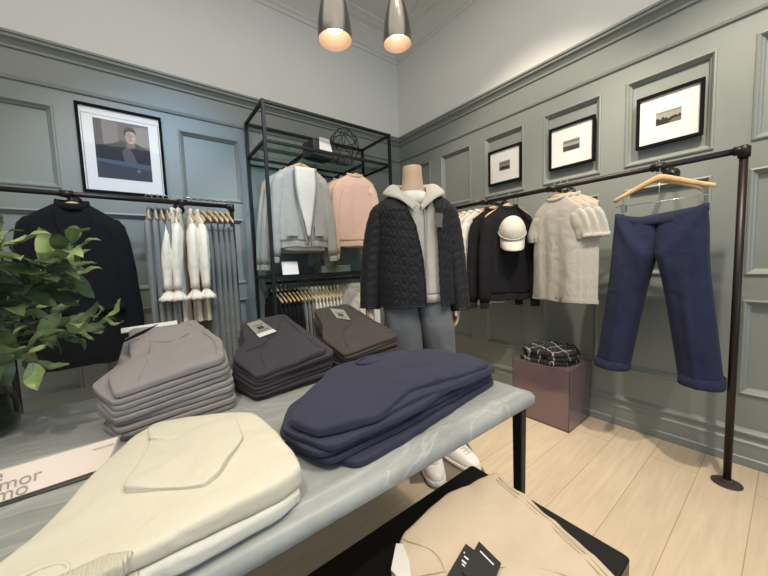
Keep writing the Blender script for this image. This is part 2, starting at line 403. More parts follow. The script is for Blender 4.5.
# ------------------------------------------------------------------ pictures
def picture(name, label, fn, u0, u1, z0, z1, fw, mat_w, mat_h, scene, group=None):
    """fn maps (u right, z up, out) to world"""
    c = fn(0.5*(u0+u1), z0, 0); t = thing(name, label, 'picture', c, 0, group); O = Vector(c)
    def P(u, z, o): return Vector(fn(u, z, o)) - O
    D = .024; g = G()
    outer = [(u0, z0), (u1, z0), (u1, z1), (u0, z1)]; inner = [(u0+fw, z0+fw), (u1-fw, z0+fw), (u1-fw, z1-fw), (u0+fw, z1-fw)]
    g.loft([[P(a, b, .001) for a, b in outer], [P(a, b, D) for a, b in outer], [P(a, b, D) for a, b in inner], [P(a, b, .010) for a, b in inner]], True, False)
    g.build('frame', BLACKW, t, False)
    m = G(); m.add([P(a, b, .010) for a, b in inner], [(0, 1, 2, 3)])
    m.build('mount', WHITEP, t, False)
    cu, cz = .5*(u0+u1), .5*(z0+z1)+scene.get('dz', 0)
    g = G(); mats = []
    for k, (poly, col) in enumerate(scene['polys']):
        kf = .75 if scene['id'] == 'portrait' else .8; mats.append(plain('print_%s_%d' % (scene['id'], k), tuple(c_*kf for c_ in col), .6, spec=.2))
        vs = [P(cu+(a-.5)*mat_w, cz+(b-.5)*mat_h, .0105+.0002*k) for a, b in poly]
        g.add(vs, [tuple(range(len(vs)))], k)
    g.build('photograph', None, t, False, mats=mats)
    gm = MATS.get('picture_glass')
    if not gm:
        gm, nt, b = nmat('picture_glass'); MATS['picture_glass'] = gm
        tr = nt.nodes.new('ShaderNodeBsdfTransparent'); gl = nt.nodes.new('ShaderNodeBsdfGlossy'); gl.inputs['Roughness'].default_value = .03
        mx = nt.nodes.new('ShaderNodeMixShader'); lw = glass_mix(nt)
        nt.links.new(lw, mx.inputs[0]); nt.links.new(tr.outputs[0], mx.inputs[1]); nt.links.new(gl.outputs[0], mx.inputs[2])
        nt.links.new(mx.outputs[0], nt.nodes['Material Output'].inputs[0])
    q = G(); q.add([P(a, b, .016) for a, b in inner], [(0, 1, 2, 3)]); q.build('glass', gm, t, False)
    return t
def bumps(base_, amp, seed, n=14):
    pts = [(i/n, base_+amp*max(0, nz(i*.9, seed)+.35)) for i in range(n+1)]
    return [(0, 0)] + [(1, 0)] + pts[::-1]
sq = [(0, 0), (1, 0), (1, 1), (0, 1)]
def band(a, b): return [(0, a), (1, a), (1, b), (0, b)]
sc1 = {'id': 'sea', 'polys': [(sq, (.32, .30, .27)), (band(.6, 1), (.18, .17, .15)), (band(0, .42), (.09, .085, .08)), (bumps(.34, .25, 3.1), (.03, .03, .03)), (band(.0, .12), (.16, .15, .14))]}
sc2 = {'id': 'beach', 'polys': [(sq, (.40, .37, .32)), (band(.72, 1), (.20, .19, .17)), (band(0, .45), (.17, .155, .14)), (bumps(.42, .06, 7.7), (.05, .05, .05)), ([(0, 0), (.6, 0), (0, .4)], (.07, .065, .06))]}
sc3 = {'id': 'meadow', 'polys': [(sq, (.42, .39, .33)), (band(.85, 1), (.30, .28, .24)), (band(0, .36), (.10, .095, .085)), (bumps(.33, .38, 11.2), (.03, .03, .03)), ([(.45, 0), (1, 0), (1, .3), (.7, .28)], (.17, .16, .14))]}
fR = lambda u, z, o: (-o, -u, z)
picture('framed_picture', 'black framed landscape print on the right wall, nearest the room corner', fR, 1.243, 1.553, 1.838, 2.136, .016, .10, .075, sc1, 'framed landscape prints on the right wall')
picture('framed_picture', 'black framed beach landscape print in the middle of the three on the right wall', fR, 1.778, 2.088, 1.84, 2.15, .016, .112, .075, sc2, 'framed landscape prints on the right wall')
picture('framed_picture', 'black framed landscape print of dark trees nearest the rail elbow on the right wall', fR, 2.318, 2.622, 1.838, 2.146, .016, .115, .075, sc3, 'framed landscape prints on the right wall')
# portrait: local u right 0..1
def ell(cx, cy, rx, ry, n=20, a0=0, a1=360): return [(cx+rx*math.cos(math.radians(a0+(a1-a0)*k/n)), cy+ry*math.sin(math.radians(a0+(a1-a0)*k/n))) for k in range(n)]
por = {'id': 'portrait', 'dz': 0.012, 'polys': [
    (sq, (.085, .075, .08)), ([(.15, .55), (.42, .5), (.45, 1), (.14, 1)], (.24, .20, .19)), ([(.42, .55), (1, .6), (1, 1), (.42, 1)], (.15, .13, .12)),
    ([(.62, .6), (1, .62), (1, .97), (.70, .95)], (.30, .27, .24)),
    ([(0, 0), (1, 0), (1, .30), (0, .34)], (.05, .06, .085)),
    ([(.0, .30), (.02, .55), (.28, .60), (.48, .68), (.60, .64), (.76, .66), (.93, .58), (1, .54), (1, .26), (.0, .28)], (.018, .02, .03)),
    ([(.46, .50), (.56, .58), (.66, .50), (.74, .30), (.50, .30)], (.11, .11, .12)),
    ([(.56, .58), (.56, .70), (.72, .70), (.72, .60), (.64, .55)], (.20, .125, .10)),
    (ell(.645, .765, .095, .125), (.60, .40, .32)),
    (ell(.62, .76, .05, .09), (.44, .28, .22)),
    ([(.535, .77), (.53, .86), (.57, .915), (.65, .935), (.72, .91), (.755, .85), (.74, .80), (.72, .845), (.64, .86), (.575, .84), (.555, .77)], (.02, .015, .015)),
    (ell(.615, .785, .016, .008, 8), (.03, .02, .02)), (ell(.69, .785, .016, .008, 8), (.03, .02, .02)),
    ([(.65, .775), (.67, .735), (.64, .735)], (.22, .14, .11)), (ell(.655, .70, .028, .007, 8), (.18, .08, .07)),
    ([(.0, .27), (1, .20), (1, .30), (.0, .33)], (.08, .12, .18)),  # blue strip: reflection in the glass, painted into the print
    (ell(.75, .17, .04, .03, 10), (.25, .18, .15)),
]}
fL = lambda u, z, o: (u, -o, z)
picture('framed_picture', 'large black framed colour portrait of a short-haired person in dark jacket on the left wall', fL, -2.847, -2.374, 1.737, 2.327, .017, .305, .40, por)

# ------------------------------------------------------------------ hangers
def tube_curve(pts, n=6): return bez(pts, n)
def make_hanger(label, clips=False):
    t = thing('wooden_hanger', label, 'hanger')
    h = G(); arc = []
    for k in range(13):
        a = math.radians(200-k*235/12); arc.append((0.0 , .018*math.cos(a), .004+.0165*math.sin(a)))
    # hook opens along the rail's side; neck down to the wood
    arc = [(0, .019*math.cos(math.radians(a)), .0005+.019*math.sin(math.radians(a))) for a in range(200, -71, -18)]
    arc += [(0, 0.0, -.035), (0, 0, -.075)]
    h.tube(arc, .0017, 8); h.build('hook', CHROME, t); hw = .215 if clips else .185
    g = G(); pts = bez([(-hw, .012, -.165), (-.145, .004, -.137), (-.06, 0, -.098), (0, 0, -.078), (.06, 0, -.098), (.145, .004, -.137), (hw, .012, -.165)], 5)
    rings = []
    for i, p in enumerate(pts):
        w = .0065; hh = .011 + .006*(1-abs(p.x)/.215)
        rings.append([p+Vector((0, w*math.cos(2*PI*k/10), hh*math.sin(2*PI*k/10))) for k in range(10)])
    g.loft(rings); g.build('shoulder_bar', WOOD, t)
    if clips:
        c = G(); c.tube([(-.2, 0, -.205), (.2, 0, -.205)], .0018, 8); c.tube([(0, 0, -.09), (0, 0, -.2)], .0018, 8); c.build('wire_bar', CHROME, t)
        for s in (-.16, .165):
            k = G().box((s-.012, -.012, -.24), (s+.012, -.006, -.2)).box((s-.012, .006, -.24), (s+.012, .012, -.2)).box((s-.003, -.006, -.21), (s+.003, .006, -.2))
            k.build('clip', CHROME, t, False)
    return t
H_FIRST = make_hanger('x'); H_USED = [False]
CLIP_FIRST = make_hanger('x', True); C_USED = [False]
def put_hanger(loc, rz, label, group, clips=False):
    f, u = (CLIP_FIRST, C_USED) if clips else (H_FIRST, H_USED)
    if not u[0]:
        u[0] = True; o = f; o.location = loc; o.rotation_euler = (0, 0, rz); o['label'] = label
        if group: o['group'] = group
        for c in o.children: pass
        return o
    c = copy_tree(f, None, loc, rz, label, group)
    if not group and 'group' in c: del c['group']
    return c

# ------------------------------------------------------------------ garments
def sgn(v, p): return math.copysign(abs(v)**p, v)
def body_rings(hem, w_hem, w_sh, neckz, sh_z, depth, fold, seed, n=64, nl=22, neck=.072, arm=-.38):
    rings = []
    for i in range(nl+1):
        t = i/nl; z = hem+(sh_z-.02-hem)*t
        a = w_hem+(w_sh-w_hem)*t; b = depth*(1.0-.15*t)
        ring = []
        for k in range(n):
            th = 2*PI*k/n; c, s = math.cos(th), math.sin(th)
            x = a*sgn(c, .8); y = b*sgn(s, .8)
            damp = (1-t)**.6*.85+.15
            f = fold*damp*(nz(x*16+seed, z*1.6, seed)*1.6+.5*nz(x*38, z*3, seed+5))
            w = .25*fold*nz(x*14, z*16, seed+9)
            zz = z + (.006*nz(x*8, seed, 2)+.004*math.sin(x*30+seed) if i == 0 else 0)
            ring.append(Vector((x+f*.4*c, y+(f+w)*(1 if s > 0 else .9), zz)))
        rings.append(ring)
    for i in range(1, 9):
        t = i/8; tt = math.sin(t*PI/2)
        z = sh_z-.02+(neckz-sh_z+.02)*t; a = w_sh+(neck-w_sh)*(t**1.15); b = depth*.85*(1-.45*t)
        rings.append([Vector((a*sgn(math.cos(2*PI*k/n), .8), b*sgn(math.sin(2*PI*k/n), .8)-(0 if t < 1 else 0), z-(.012*max(0, -math.sin(2*PI*k/n))*t))) for k in range(n)])
    return rings
def sleeve_geo(side, w_sh, sh_z, L, r0, r1, drop, seed, flat=.6, fold=.006, back=0.0, n=28, nl=16, puff=0):
    P = bez([(side*(w_sh-.060), 0, sh_z-.060), (side*(w_sh-.018), back*.2, sh_z-.105), (side*(w_sh+drop*.55), back*.7, sh_z-.10-L*.45), (side*(w_sh+drop), back, sh_z-.05-L)], nl//3)
    rings = []; N = len(P)
    for i, p in enumerate(P):
        t = i/(N-1); T = (P[min(i+1, N-1)]-P[max(0, i-1)]).normalized()
        Yx = Vector((0, 1, 0)); Yx = (Yx-T*Yx.dot(T)).normalized(); X = T.cross(Yx)
        r = (r0+(r1-r0)*t)*(.72+.28*min(1, t/.22)) + puff*math.sin(PI*min(1, t*1.02))**2
        ring = []
        for k in range(n):
            a = 2*PI*k/n
            f = fold*(nz(math.cos(a)*2+seed, math.sin(a)*2, p.z*7+seed)+.7*nz(math.cos(a)*1.2, seed*2, p.z*22))
            ring.append(p+X*(r+f)*math.cos(a)+Yx*(r*flat+f)*math.sin(a))
        rings.append(ring)
    return rings
def band_rings(ring, h, grow=1.0, n=4, inset=.004):
    """rib band hanging under a hem ring"""
    c = sum(ring, Vector())/len(ring); out = []
    for k in range(n+1):
        t = k/n; s = 1-.03*math.sin(PI*t)
        out.append([c+(p-c)*s*grow+Vector((0, 0, -h*t)) for p in ring])
    return out
def collar_geo(z, a, b, r, drop=.018, n=36, front=0):
    """crew collar ring, dipping at the front"""
    P = [Vector((a*math.cos(2*PI*k/n), b*math.sin(2*PI*k/n), z-drop*max(0, -math.sin(2*PI*k/n)))) for k in range(n)]
    rings = []
    for i, p in enumerate(P):
        T = (P[(i+1) % n]-P[i-1]).normalized(); U = Vector((0, 0, 1)); Wd = T.cross(U).normalized()
        rings.append([p+Wd*r*.45*math.cos(2*PI*j/8)+U*r*math.sin(2*PI*j/8) for j in range(8)])
    rings.append(rings[0]); return rings

def top_garment(name, label, cat, mat, hem=-.80, w=.235, w_sh=.205, depth=.032, fold=.009, seed=0.0, sleeve='long', L=.55, r0=.07, r1=.045,
                drop=.05, rib=None, collar=True, group=None, neckz=-.085, sh_z=-.15, back=0.0, puff=0, ruffle=False, cuff=True, liner=None, sflat=.6):
    t = thing(name, label, cat, group=group)
    R = body_rings(hem, w, w_sh, neckz, sh_z, depth, fold, seed)
    g = G().loft(R); g.build('body', mat, t)
    if rib:
        bb = band_rings(R[0], .05, .985); G().loft(bb).build('hem_band', rib, t)
    else:
        c = sum(R[0], Vector())/len(R[0]); hh = [[c+(p-c)*1.03+Vector((0, 0, dz)) for p in R[0]] for dz in (.022, .021, .0, -.002)]
        G().loft(hh).build('hem_band', mat, t)
    for s in (-1, 1):
        rr = sleeve_geo(s, w_sh, sh_z, L, r0, r1, drop, seed+s*3, back=back, puff=puff, flat=sflat if sleeve == 'long' else .33, fold=.006 if sleeve == 'long' else .011)
        sl = G().loft(rr).build('sleeve', mat, t)
        if sleeve == 'long' and cuff:
            e = rr[-1]; c = sum(e, Vector())/len(e)
            if ruffle:
                rf = []
                for k, (q, dz) in enumerate(((.75, .0), (.7, -.012), (1.0, -.03), (1.65, -.055), (1.85, -.075))):
                    rf.append([c+(p-c)*q*(1+(.18*math.sin(j*1.9+seed) if k > 1 else 0))+Vector((0, 0, dz+(.006*math.sin(j*2.7) if k > 2 else 0))) for j, p in enumerate(e)])
                G().loft(rf).build('ruffle_cuff', mat, sl)
            else:
                T = (c-sum(rr[-2], Vector())/len(e)).normalized()
                G().loft([[c+(p-c)*q+T*d for p in e] for q, d in ((.9, 0), (.88, .02), (.86, .045), (.84, .05))]).build('cuff', rib or mat, sl)
        elif sleeve == 'short':
            e = rr[-1]; c = sum(e, Vector())/len(e); T = (c-sum(rr[-2], Vector())/len(e)).normalized()
            G().loft([[c+(p-c)*q+T*d for p in e] for q, d in ((1.03, -.022), (1.04, -.005), (1.03, .0), (.99, .001))]).build('cuff', mat, sl)
    if collar:
        G().loft(collar_geo(neckz+.004, .074, depth*.55, .013), True, False).build('collar', rib or mat, t)
    return t
def place(t, loc, rz):
    t.location = loc; t.rotation_euler = (0, 0, rz); return t
def trousers_geo(hem, w_top, w_hem, crotch, topz, depth, seed, gap=.02, spread=.0, sag=0., n=56):
    g = G(); ends = []
    for s in (-1, 1):
        rings = []; N = 44
        for i in range(N+1):
            t = i/N; z = topz+(hem-topz)*t
            tc = (z-crotch)/(hem-crotch); tu = (topz-z)/(topz-crotch)
            if z > crotch:
                inner = 0.0; outer = w_top+.012*math.sin(PI*.5*tu); pin = 0
            else:
                q_ = tc; inner = (gap/2+spread)*q_**.9; outer = (w_top+.012)*(1-q_)+(2*w_hem+gap/2+spread)*q_; pin = 1
            cx = s*(inner+outer)/2; hw = (outer-inner)/2+(.004 if z > crotch else .004*max(0, 1-6*tc)); ring = []
            ex_ = .62 if z > crotch else .62+.25*min(1, tc*3)
            dd = depth*(.8+.55*min(1, tu)) if z > crotch else depth*(1.35+.25*tc)
            for k in range(n):
                a = 2*PI*k/n; ca, sa = math.cos(a), math.sin(a); x = cx+hw*sgn(ca, ex_)
                f = .009*nz(x*9+seed, z*3.2, seed)*(.4+min(1, t*3))+.004*nz(x*25, z*9, seed+4)
                crease = .011*max(0, 1-abs(ca)*6)*(1 if sa < 0 else .4)*min(1, t*2.2)
                drag = .016*math.exp(-((abs(x)/max(.01, w_top)-.25-.8*(1-min(1, tu)))**2)/.03)*(1 if z > crotch else max(0, 1-3*tc)) if sa < 0 else 0
                y = (dd+f+crease+drag*sag*22)*sgn(sa, ex_)
                zz = z-sag*max(0, 1-(x/w_top)**2)*max(0, 1-tu*.9 if z > crotch else .1*max(0, 1-tc*3))
                ring.append(Vector((x, y, zz)))
            rings.append(ring)
        g.loft(rings); ends.append(rings[-1])
    return g, ends[0], ends[1]
def trousers(label, mat, topz=-.235, hem=-1.15, crotch=-.52, w_top=.185, w_hem=.12, depth=.025, seed=0., cuffs=False, gap=.02, spread=0, group=None, waistband=None, sag=0.):
    t = thing('trousers', label, 'trousers', group=group)
    g, e0, e1 = trousers_geo(hem, w_top, w_hem, crotch, topz, depth, seed, gap, spread, sag); g.build('legs', mat, t)
    n = 44; R = []
    for q, z in ((1.02, topz-.034), (1.03, topz-.033), (1.03, topz+.002), (.97, topz+.003), (.9, topz-.002)):
        R.append([Vector(((w_top+.003)*q*sgn(math.cos(2*PI*k/n), .6), depth*.86*q*sgn(math.sin(2*PI*k/n), .6)+.002*math.sin(k*2.2), z-sag*max(0, 1-math.cos(2*PI*k/n)**2*.98)*(1.0 if math.sin(2*PI*k/n) < 0 else .7))) for k in range(n)])
    G().loft(R).build('waistband', waistband or mat, t)
    if cuffs:
        for e in (e0, e1):
            c = sum(e, Vector())/len(e)
            G().loft([[c+(p-c)*q+Vector((0, 0, dz)) for p in e] for q, dz in ((1.0, .05), (1.05, .05), (1.07, .0), (1.05, -.003), (.9, 0))]).build('turn_up_cuff', mat, t)
    return t

BLK = fabric('black_knit', (.010, .010, .012), .2, sheen=.05)
BLKJ = fabric('black_jacket_cloth', (.0075, .0075, .0085), .2, 6, .2, 150, .05)
GREYT = heather('grey_jersey', (.19, .195, .19), .18)
CHAR = fabric('charcoal_wool', (.14, .148, .14), .15)
WHT = fabric('white_cotton', (.66, .65, .61), .04)
CREAM = fabric('cream_silk', (.76, .69, .56), .05, rough=.7)
OAT = heather('oatmeal_jersey', (.42, .40, .365), .16)
NAVY = fabric('navy_wool', (.019, .023, .055), .15, 8, .2, 300, .1)
HOOD = heather('heather_grey_fleece', (.36, .36, .33), .12)
PINK = fabric('pale_pink_fleece', (.68, .47, .39), .06)
ORD = ['first', 'second', 'third', 'fourth', 'fifth', 'sixth', 'seventh', 'eighth', 'ninth', 'tenth', 'eleventh', 'twelfth']

# ---- right rail ---------------------------------------------------
RZ = 1.668
def rhang(y): return (-.29, y, RZ)
# navy trousers
a = math.radians(-92)
nv = trousers('navy tailored trousers with turn-up cuffs clipped to a hanger beside the rail post', NAVY, topz=-.235, hem=-1.17, crotch=-.475, w_top=.19, w_hem=.085, depth=.055, seed=2.2, cuffs=True, gap=.12, spread=.053, sag=.048)
place(nv, (-.29, -2.495, RZ-.01), a)
put_hanger((-.305, -2.50, RZ), a, 'pale wooden clip hanger holding the navy trousers', None, True)
put_hanger((-.25, -2.475, RZ), math.radians(-84), 'empty pale wooden hanger just behind the clip hanger with the navy trousers', None)
# oatmeal tees
tl = ['oatmeal short-sleeved T-shirt, front and leftmost of those beside the white cap', 'oatmeal short-sleeved T-shirt peeking out right behind the front oatmeal one',
      'oatmeal short-sleeved T-shirt farthest right of the oatmeal row, nearest the navy trousers']
tee = None
for i, (y, lb) in enumerate(zip((-1.955, -1.995, -2.035), tl)):
    if tee is None:
        tee = top_garment('tshirt', lb, 't-shirt', OAT, hem=-.79, w=.20, w_sh=.185, depth=.024, fold=.015, seed=3.3, sleeve='short', L=.175, r0=.060, r1=.054, drop=.018, neckz=-.085, group='oatmeal T-shirts on the right rail')
        o = tee
    else: o = copy_tree(tee, label=lb)
    place(o, rhang(y), math.radians(-108+i*3))
    put_hanger(rhang(y), math.radians(-108+i*3), 'pale wooden hanger inside the ' + ['front oatmeal T-shirt beside the cap', 'middle oatmeal T-shirt', 'last oatmeal T-shirt nearest the navy trousers'][i], 'hangers on the right rail')
# white cap
cp = thing('baseball_cap', 'white baseball cap hanging from the right rail between black sweaters and oatmeal T-shirts', 'cap')
WCAP = fabric('white_twill', (.60, .56, .49), .04)
g = G(); rings = []
for i in range(13):
    a = PI/2*i/12
    rings.append([Vector((.080*math.cos(a)*math.cos(2*PI*k/36), .095*math.cos(a)*math.sin(2*PI*k/36), .115*math.sin(a)*(1+.0*k)) )+Vector((0, 0, 0)) for k in range(36)])
g.loft(rings, True, True); crown_o = g.build('crown', WCAP, cp)
g = G(); up = []; lo = []
nb = 20
rows = []
for j in range(7):
    r = j/6; rows.append([Vector((.078*math.sin(th)*(1-.05*r), -.095*math.cos(th)*(1-.1) - r*.072*math.cos(th*.95)**.7 if abs(th) < 1.5 else 0, -.002-.035*r-.03*math.sin(th)**2*(.3+r*.7))) for th in [(-1.25+2.5*k/nb) for k in range(nb+1)]])
vs = [p for r in rows for p in r] + [p+Vector((0, 0, -.004)) for r in rows for p in r]; n1 = nb+1; K = 7*n1; fs = []
for j in range(6):
    for k in range(nb): q = j*n1+k; fs += [(q, q+1, q+1+n1, q+n1), (K+q, K+q+n1, K+q+n1+1, K+q+1)]
for k in range(nb): fs += [(6*n1+k, 6*n1+k+1, K+6*n1+k+1, K+6*n1+k)]
g.add(vs, fs); g.build('brim', WCAP, cp)
G().lathe([(.001, .006), (.006, .004), (.007, 0)], 12, (0, 0, .114)).build('button', WCAP, cp)
G().loft(collar_geo(.004, .081, .096, .006, 0), True, False).build('sweatband', WCAP, cp)
place(cp, (-.33, -1.66, 1.385), math.radians(-50)); cp.rotation_euler = (math.radians(34), 0, math.radians(-52)); cp.location = (-.335, -1.655, 1.375)
for ch in cp.children: ch.scale = (1.2, 1.2, 1.12)
hk = thing('cap_hook', 'thin black double loop holding the white cap on the right rail', 'hook', (-.31, -1.67, 1.65))
G().tube([(0, -.004, .0175), (0, .016, .012), (0, .019, -.01), (0, .010, -.08), (.0, .004, -.145)], .0016, 8).tube([(0, -.004, .0175), (0, -.018, .01), (0, -.019, -.01), (0, -.008, -.08), (0, .004, -.145)], .0016, 8).build('loop', BLACKM, hk)
# black sweaters
bl = ['black long-sleeved sweater left of the white cap on the right rail', 'black long-sleeved sweater partly behind the white cap on the right rail']
bs = None
for i, (y, rz) in enumerate(((-1.475, -24), (-1.60, -30))):
    if bs is None: bs = top_garment('sweater', bl[0], 'sweater', BLK, hem=-.76, w=.20, w_sh=.19, depth=.035, seed=8, L=.62, r0=.06, r1=.042, drop=.02, rib=ribbed('black_rib', (.012, .012, .014)), back=-.02, group='black sweaters on the right rail'); o = bs
    else: o = copy_tree(bs, label=bl[i])
    place(o, rhang(y), math.radians(rz))
    put_hanger(rhang(y), math.radians(rz), 'pale wooden hanger inside the black sweater ' + ['left of the white cap', 'behind the white cap'][i], 'hangers on the right rail')
# white garments
ws = None
for i, y in enumerate((-1.37, -1.30, -1.23, -1.16, -1.09)):
    lb = 'white shirt, %s counting left from the black sweaters on the right rail' % ORD[i]
    if ws is None: ws = top_garment('shirt', lb, 'shirt', WHT, hem=-.86, w=.215, w_sh=.195, depth=.024, seed=12, L=.56, r0=.055, r1=.038, drop=.02, back=-.02, sflat=.45, group='white shirts on the right rail', ruffle=False); o = ws
    else: o = copy_tree(ws, label=lb)
    place(o, rhang(y), math.radians(-14+3*i))
    put_hanger(rhang(y), math.radians(-14+3*i), 'pale wooden hanger inside the white shirt %s counting left from the black sweaters' % ORD[i], 'hangers on the right rail')

# ---- left rail ----------------------------------------------------
LZ = 1.679
def lhang(x): return (x, -.3, LZ)
jk = top_garment('jacket', 'black long jacket hanging face-on at left of the left rail behind the plant', 'jacket', BLKJ, hem=-1.06, w=.235, w_sh=.20, depth=.05, fold=.012, seed=21, L=.74, r0=.072, r1=.055, drop=.035, collar=False, cuff=False, neckz=-.075)
# open front, lapels, pocket flaps
g = G(); 
for s in (-1, 1):
    g.add([(s*.012, -.052, -.42), (s*.075, -.05, -.20), (s*.085, -.045, -.13), (s*.055, -.032, -.085), (s*.045, -.035, -.10), (s*.012, -.06, -.43)], [(0, 1, 2, 3, 4, 5)])
lp = g.build('lapels', BLKJ, jk, False); m = lp.modifiers.new('s', 'SOLIDIFY'); m.thickness = .006
G().loft(collar_geo(-.07, .07, .045, .02, .03), True, False).build('collar', BLKJ, jk)
for s in (-1, 1): G().box((s*.13-.07, -.066, -.74), (s*.13+.07, -.056, -.695)).build('pocket_flap', BLKJ, jk)
place(jk, lhang(-2.875), math.radians(2))
put_hanger(lhang(-2.875), math.radians(2), 'pale wooden hanger inside the black long jacket', 'hangers on the left rail')
# grey tops edge-on
gt = None
for i, x in enumerate((-2.50, -2.465, -2.435, -2.405)):
    lb = 'grey long-sleeved top hanging edge-on, %s from the left on the left rail' % ORD[i]
    if gt is None: gt = top_garment('long_sleeved_top', lb, 'top', GREYT, hem=-.80, w=.20, w_sh=.175, depth=.022, fold=.007, seed=31, L=.68, r0=.06, r1=.048, drop=.0, back=-.004, sflat=.42, group='grey tops on the left rail'); o = gt
    else: o = copy_tree(gt, label=lb)
    place(o, lhang(x), math.radians(-97+1.5*i))
    put_hanger(lhang(x), math.radians(-97+1.5*i), 'pale wooden hanger inside the grey top %s from the left on the left rail' % ORD[i], 'hangers on the left rail')
# white blouses
wb = None
for i, x in enumerate((-2.365, -2.335, -2.27, -2.235)):
    lb = 'white blouse with ruffled cuffs, %s from the left on the left rail' % ORD[i]
    if wb is None: wb = top_garment('blouse', lb, 'blouse', CREAM, hem=-.86, w=.17, w_sh=.175, depth=.024, fold=.012, seed=41, L=.42, r0=.05, r1=.045, drop=.045, back=-.022, ruffle=True, puff=.018, sflat=.55, group='white blouses on the left rail'); o = wb
    else: o = copy_tree(wb, label=lb)
    place(o, lhang(x), math.radians((-106, -100, -92, -84)[i]))
    put_hanger(lhang(x), math.radians((-106, -100, -92, -84)[i]), 'pale wooden hanger inside the %s white ruffled blouse from the left' % ORD[i], 'hangers on the left rail')
# charcoal trousers
ct = None
for i, x in enumerate((-2.195, -2.15, -2.11, -2.07, -2.03)):
    lb = 'charcoal grey trousers hanging edge-on, %s counting right from the white blouses' % ORD[i]
    if ct is None: ct = trousers(lb, CHAR, topz=-.20, hem=-1.22, crotch=-.5, w_top=.17, w_hem=.085, depth=.017, seed=51, gap=.02, group='charcoal trousers on the left rail'); o = ct
    else: o = copy_tree(ct, label=lb)
    place(o, lhang(x), math.radians(-84-i*2))
    put_hanger(lhang(x), math.radians(-84-i*2), 'pale wooden hanger over the %s charcoal trousers counting right from the white blouses' % ORD[i], 'hangers on the left rail')

# ------------------------------------------------------------------ rack
rx0, rx1, ry0, ry1, rtop = -1.765, -.56, -.50, -.03, 2.42
rk = thing('display_rack', 'tall black metal frame rack with glass shelves against the left wall near the corner', 'rack', ((rx0+rx1)/2, (ry0+ry1)/2, 0))
O = rk.location.copy(); b = .0125
def bar(g, p, q, bb=b):
    lo = [min(p[i], q[i])-bb for i in range(3)]; hi = [max(p[i], q[i])+bb for i in range(3)]
    g.box(tuple(lo[i]-O[i] for i in range(3)), tuple(hi[i]-O[i] for i in range(3)))
for x in (rx0, rx1):
    for y in (ry0, ry1):
        g = G(); bar(g, (x, y, b), (x, y, rtop)); bevel(g.build('post', BLACKM, rk, False), .002)
for z in (rtop, 2.135, 1.095, .12):
    g = G()
    for y in (ry0, ry1): bar(g, (rx0, y, z), (rx1, y, z), .011)
    for x in (rx0, rx1): bar(g, (x, ry0, z), (x, ry1, z), .011)
    bevel(g.build('frame', BLACKM, rk, False), .002)
def glass(name, col, rough=.02, tint=.75):
    m, nt, b_ = nmat(name); nt.nodes.remove(b_)
    tr = nt.nodes.new('ShaderNodeBsdfTransparent'); tr.inputs[0].default_value = (*col, 1)
    gl = nt.nodes.new('ShaderNodeBsdfGlossy'); gl.inputs['Roughness'].default_value = rough
    fr = glass_mix(nt)
    mx = nt.nodes.new('ShaderNodeMixShader')
    nt.links.new(fr, mx.inputs[0]); nt.links.new(tr.outputs[0], mx.inputs[1]); nt.links.new(gl.outputs[0], mx.inputs[2])
    nt.links.new(mx.outputs[0], nt.nodes['Material Output'].inputs[0]); return m
GLASS = glass('green_tinted_glass', (.82, .90, .87))
for z in (2.148, 1.108):
    g = G().box((rx0+.014-O.x, ry0+.014-O.y, z), (rx1-.014-O.x, ry1-.014-O.y, z+.006)); g.build('glass_shelf', GLASS, rk, False)
g = G().box((rx0+.014-O.x, ry1+.0-O.y, .14), (rx1-.014-O.x, ry1+.005-O.y, 2.12)); g.build('back_panel', plain('teal_tinted_panel', (.19, .235, .235), .12, .0), rk, False)
for x in (-1.475, -.925):
    g = G(); bar(g, (x, ry1-.01, 2.075), (x, ry0-.03, 2.065), .008); g.build('face_out_arm', BLACKM, rk, False)
g = G(); bar(g, (rx0, -.035, 2.075), (rx1, -.035, 2.075), .008); g.build('arm_rail', BLACKM, rk, False)
g = G().tube([(rx0-O.x, -.28-O.y, 1.045), (rx1-O.x, -.28-O.y, 1.045)], .010, 12); g.build('hanging_rail', BLACKM, rk)
# on the top shelf
fx = thing('wire_lantern', 'open geometric black wire lantern on the top shelf of the rack', 'lantern', (-.93, -.26, 2.155))
import itertools
rg = []
for r, z, a0 in ((.075, .004, 0), (.15, .12, 30), (.14, .22, 0), (.06, .315, 30)):
    rg.append([Vector((r*math.cos(math.radians(a0+60*k)), r*math.sin(math.radians(a0+60*k)), z)) for k in range(6)])
g = G()
for i, r in enumerate(rg):
    for k in range(6): g.tube([r[k], r[(k+1) % 6]], .0032, 6)
    if i < 3:
        for k in range(6):
            g.tube([r[k], rg[i+1][k]], .0032, 6)
            g.tube([r[k], rg[i+1][(k-1) % 6 if i % 2 == 0 else (k+1) % 6]], .0032, 6)
g.build('wire_frame', BLACKM, fx)
bx = thing('display_box', 'black box with a white card on its side beside the wire lantern', 'box', (-1.20, -.25, 2.155), math.radians(8))
bevel(G().box((-.11, -.09, 0), (.11, .09, .14)).build('box', plain('box_black', (.03, .03, .03), .5), bx, False), .004)
G().add([(-.055, -.097, .055), (.085, -.097, .055), (.06, -.085, .165), (-.045, -.085, .165)], [(0, 1, 2, 3)]).build('card', WHITEP, bx, False).modifiers.new('s', 'SOLIDIFY').thickness = .003
# garments on arms
RA = 2.083
hz = []
hd = top_garment('hoodie', 'open heather grey zip hoodie at the front of the left rack arm', 'hoodie', HOOD, hem=-.70, w=.205, w_sh=.195, depth=.045, fold=.015, seed=61, L=.62, r0=.07, r1=.045, drop=.055, rib=ribbed('grey_rib', (.36, .36, .33)), collar=False, neckz=-.09)
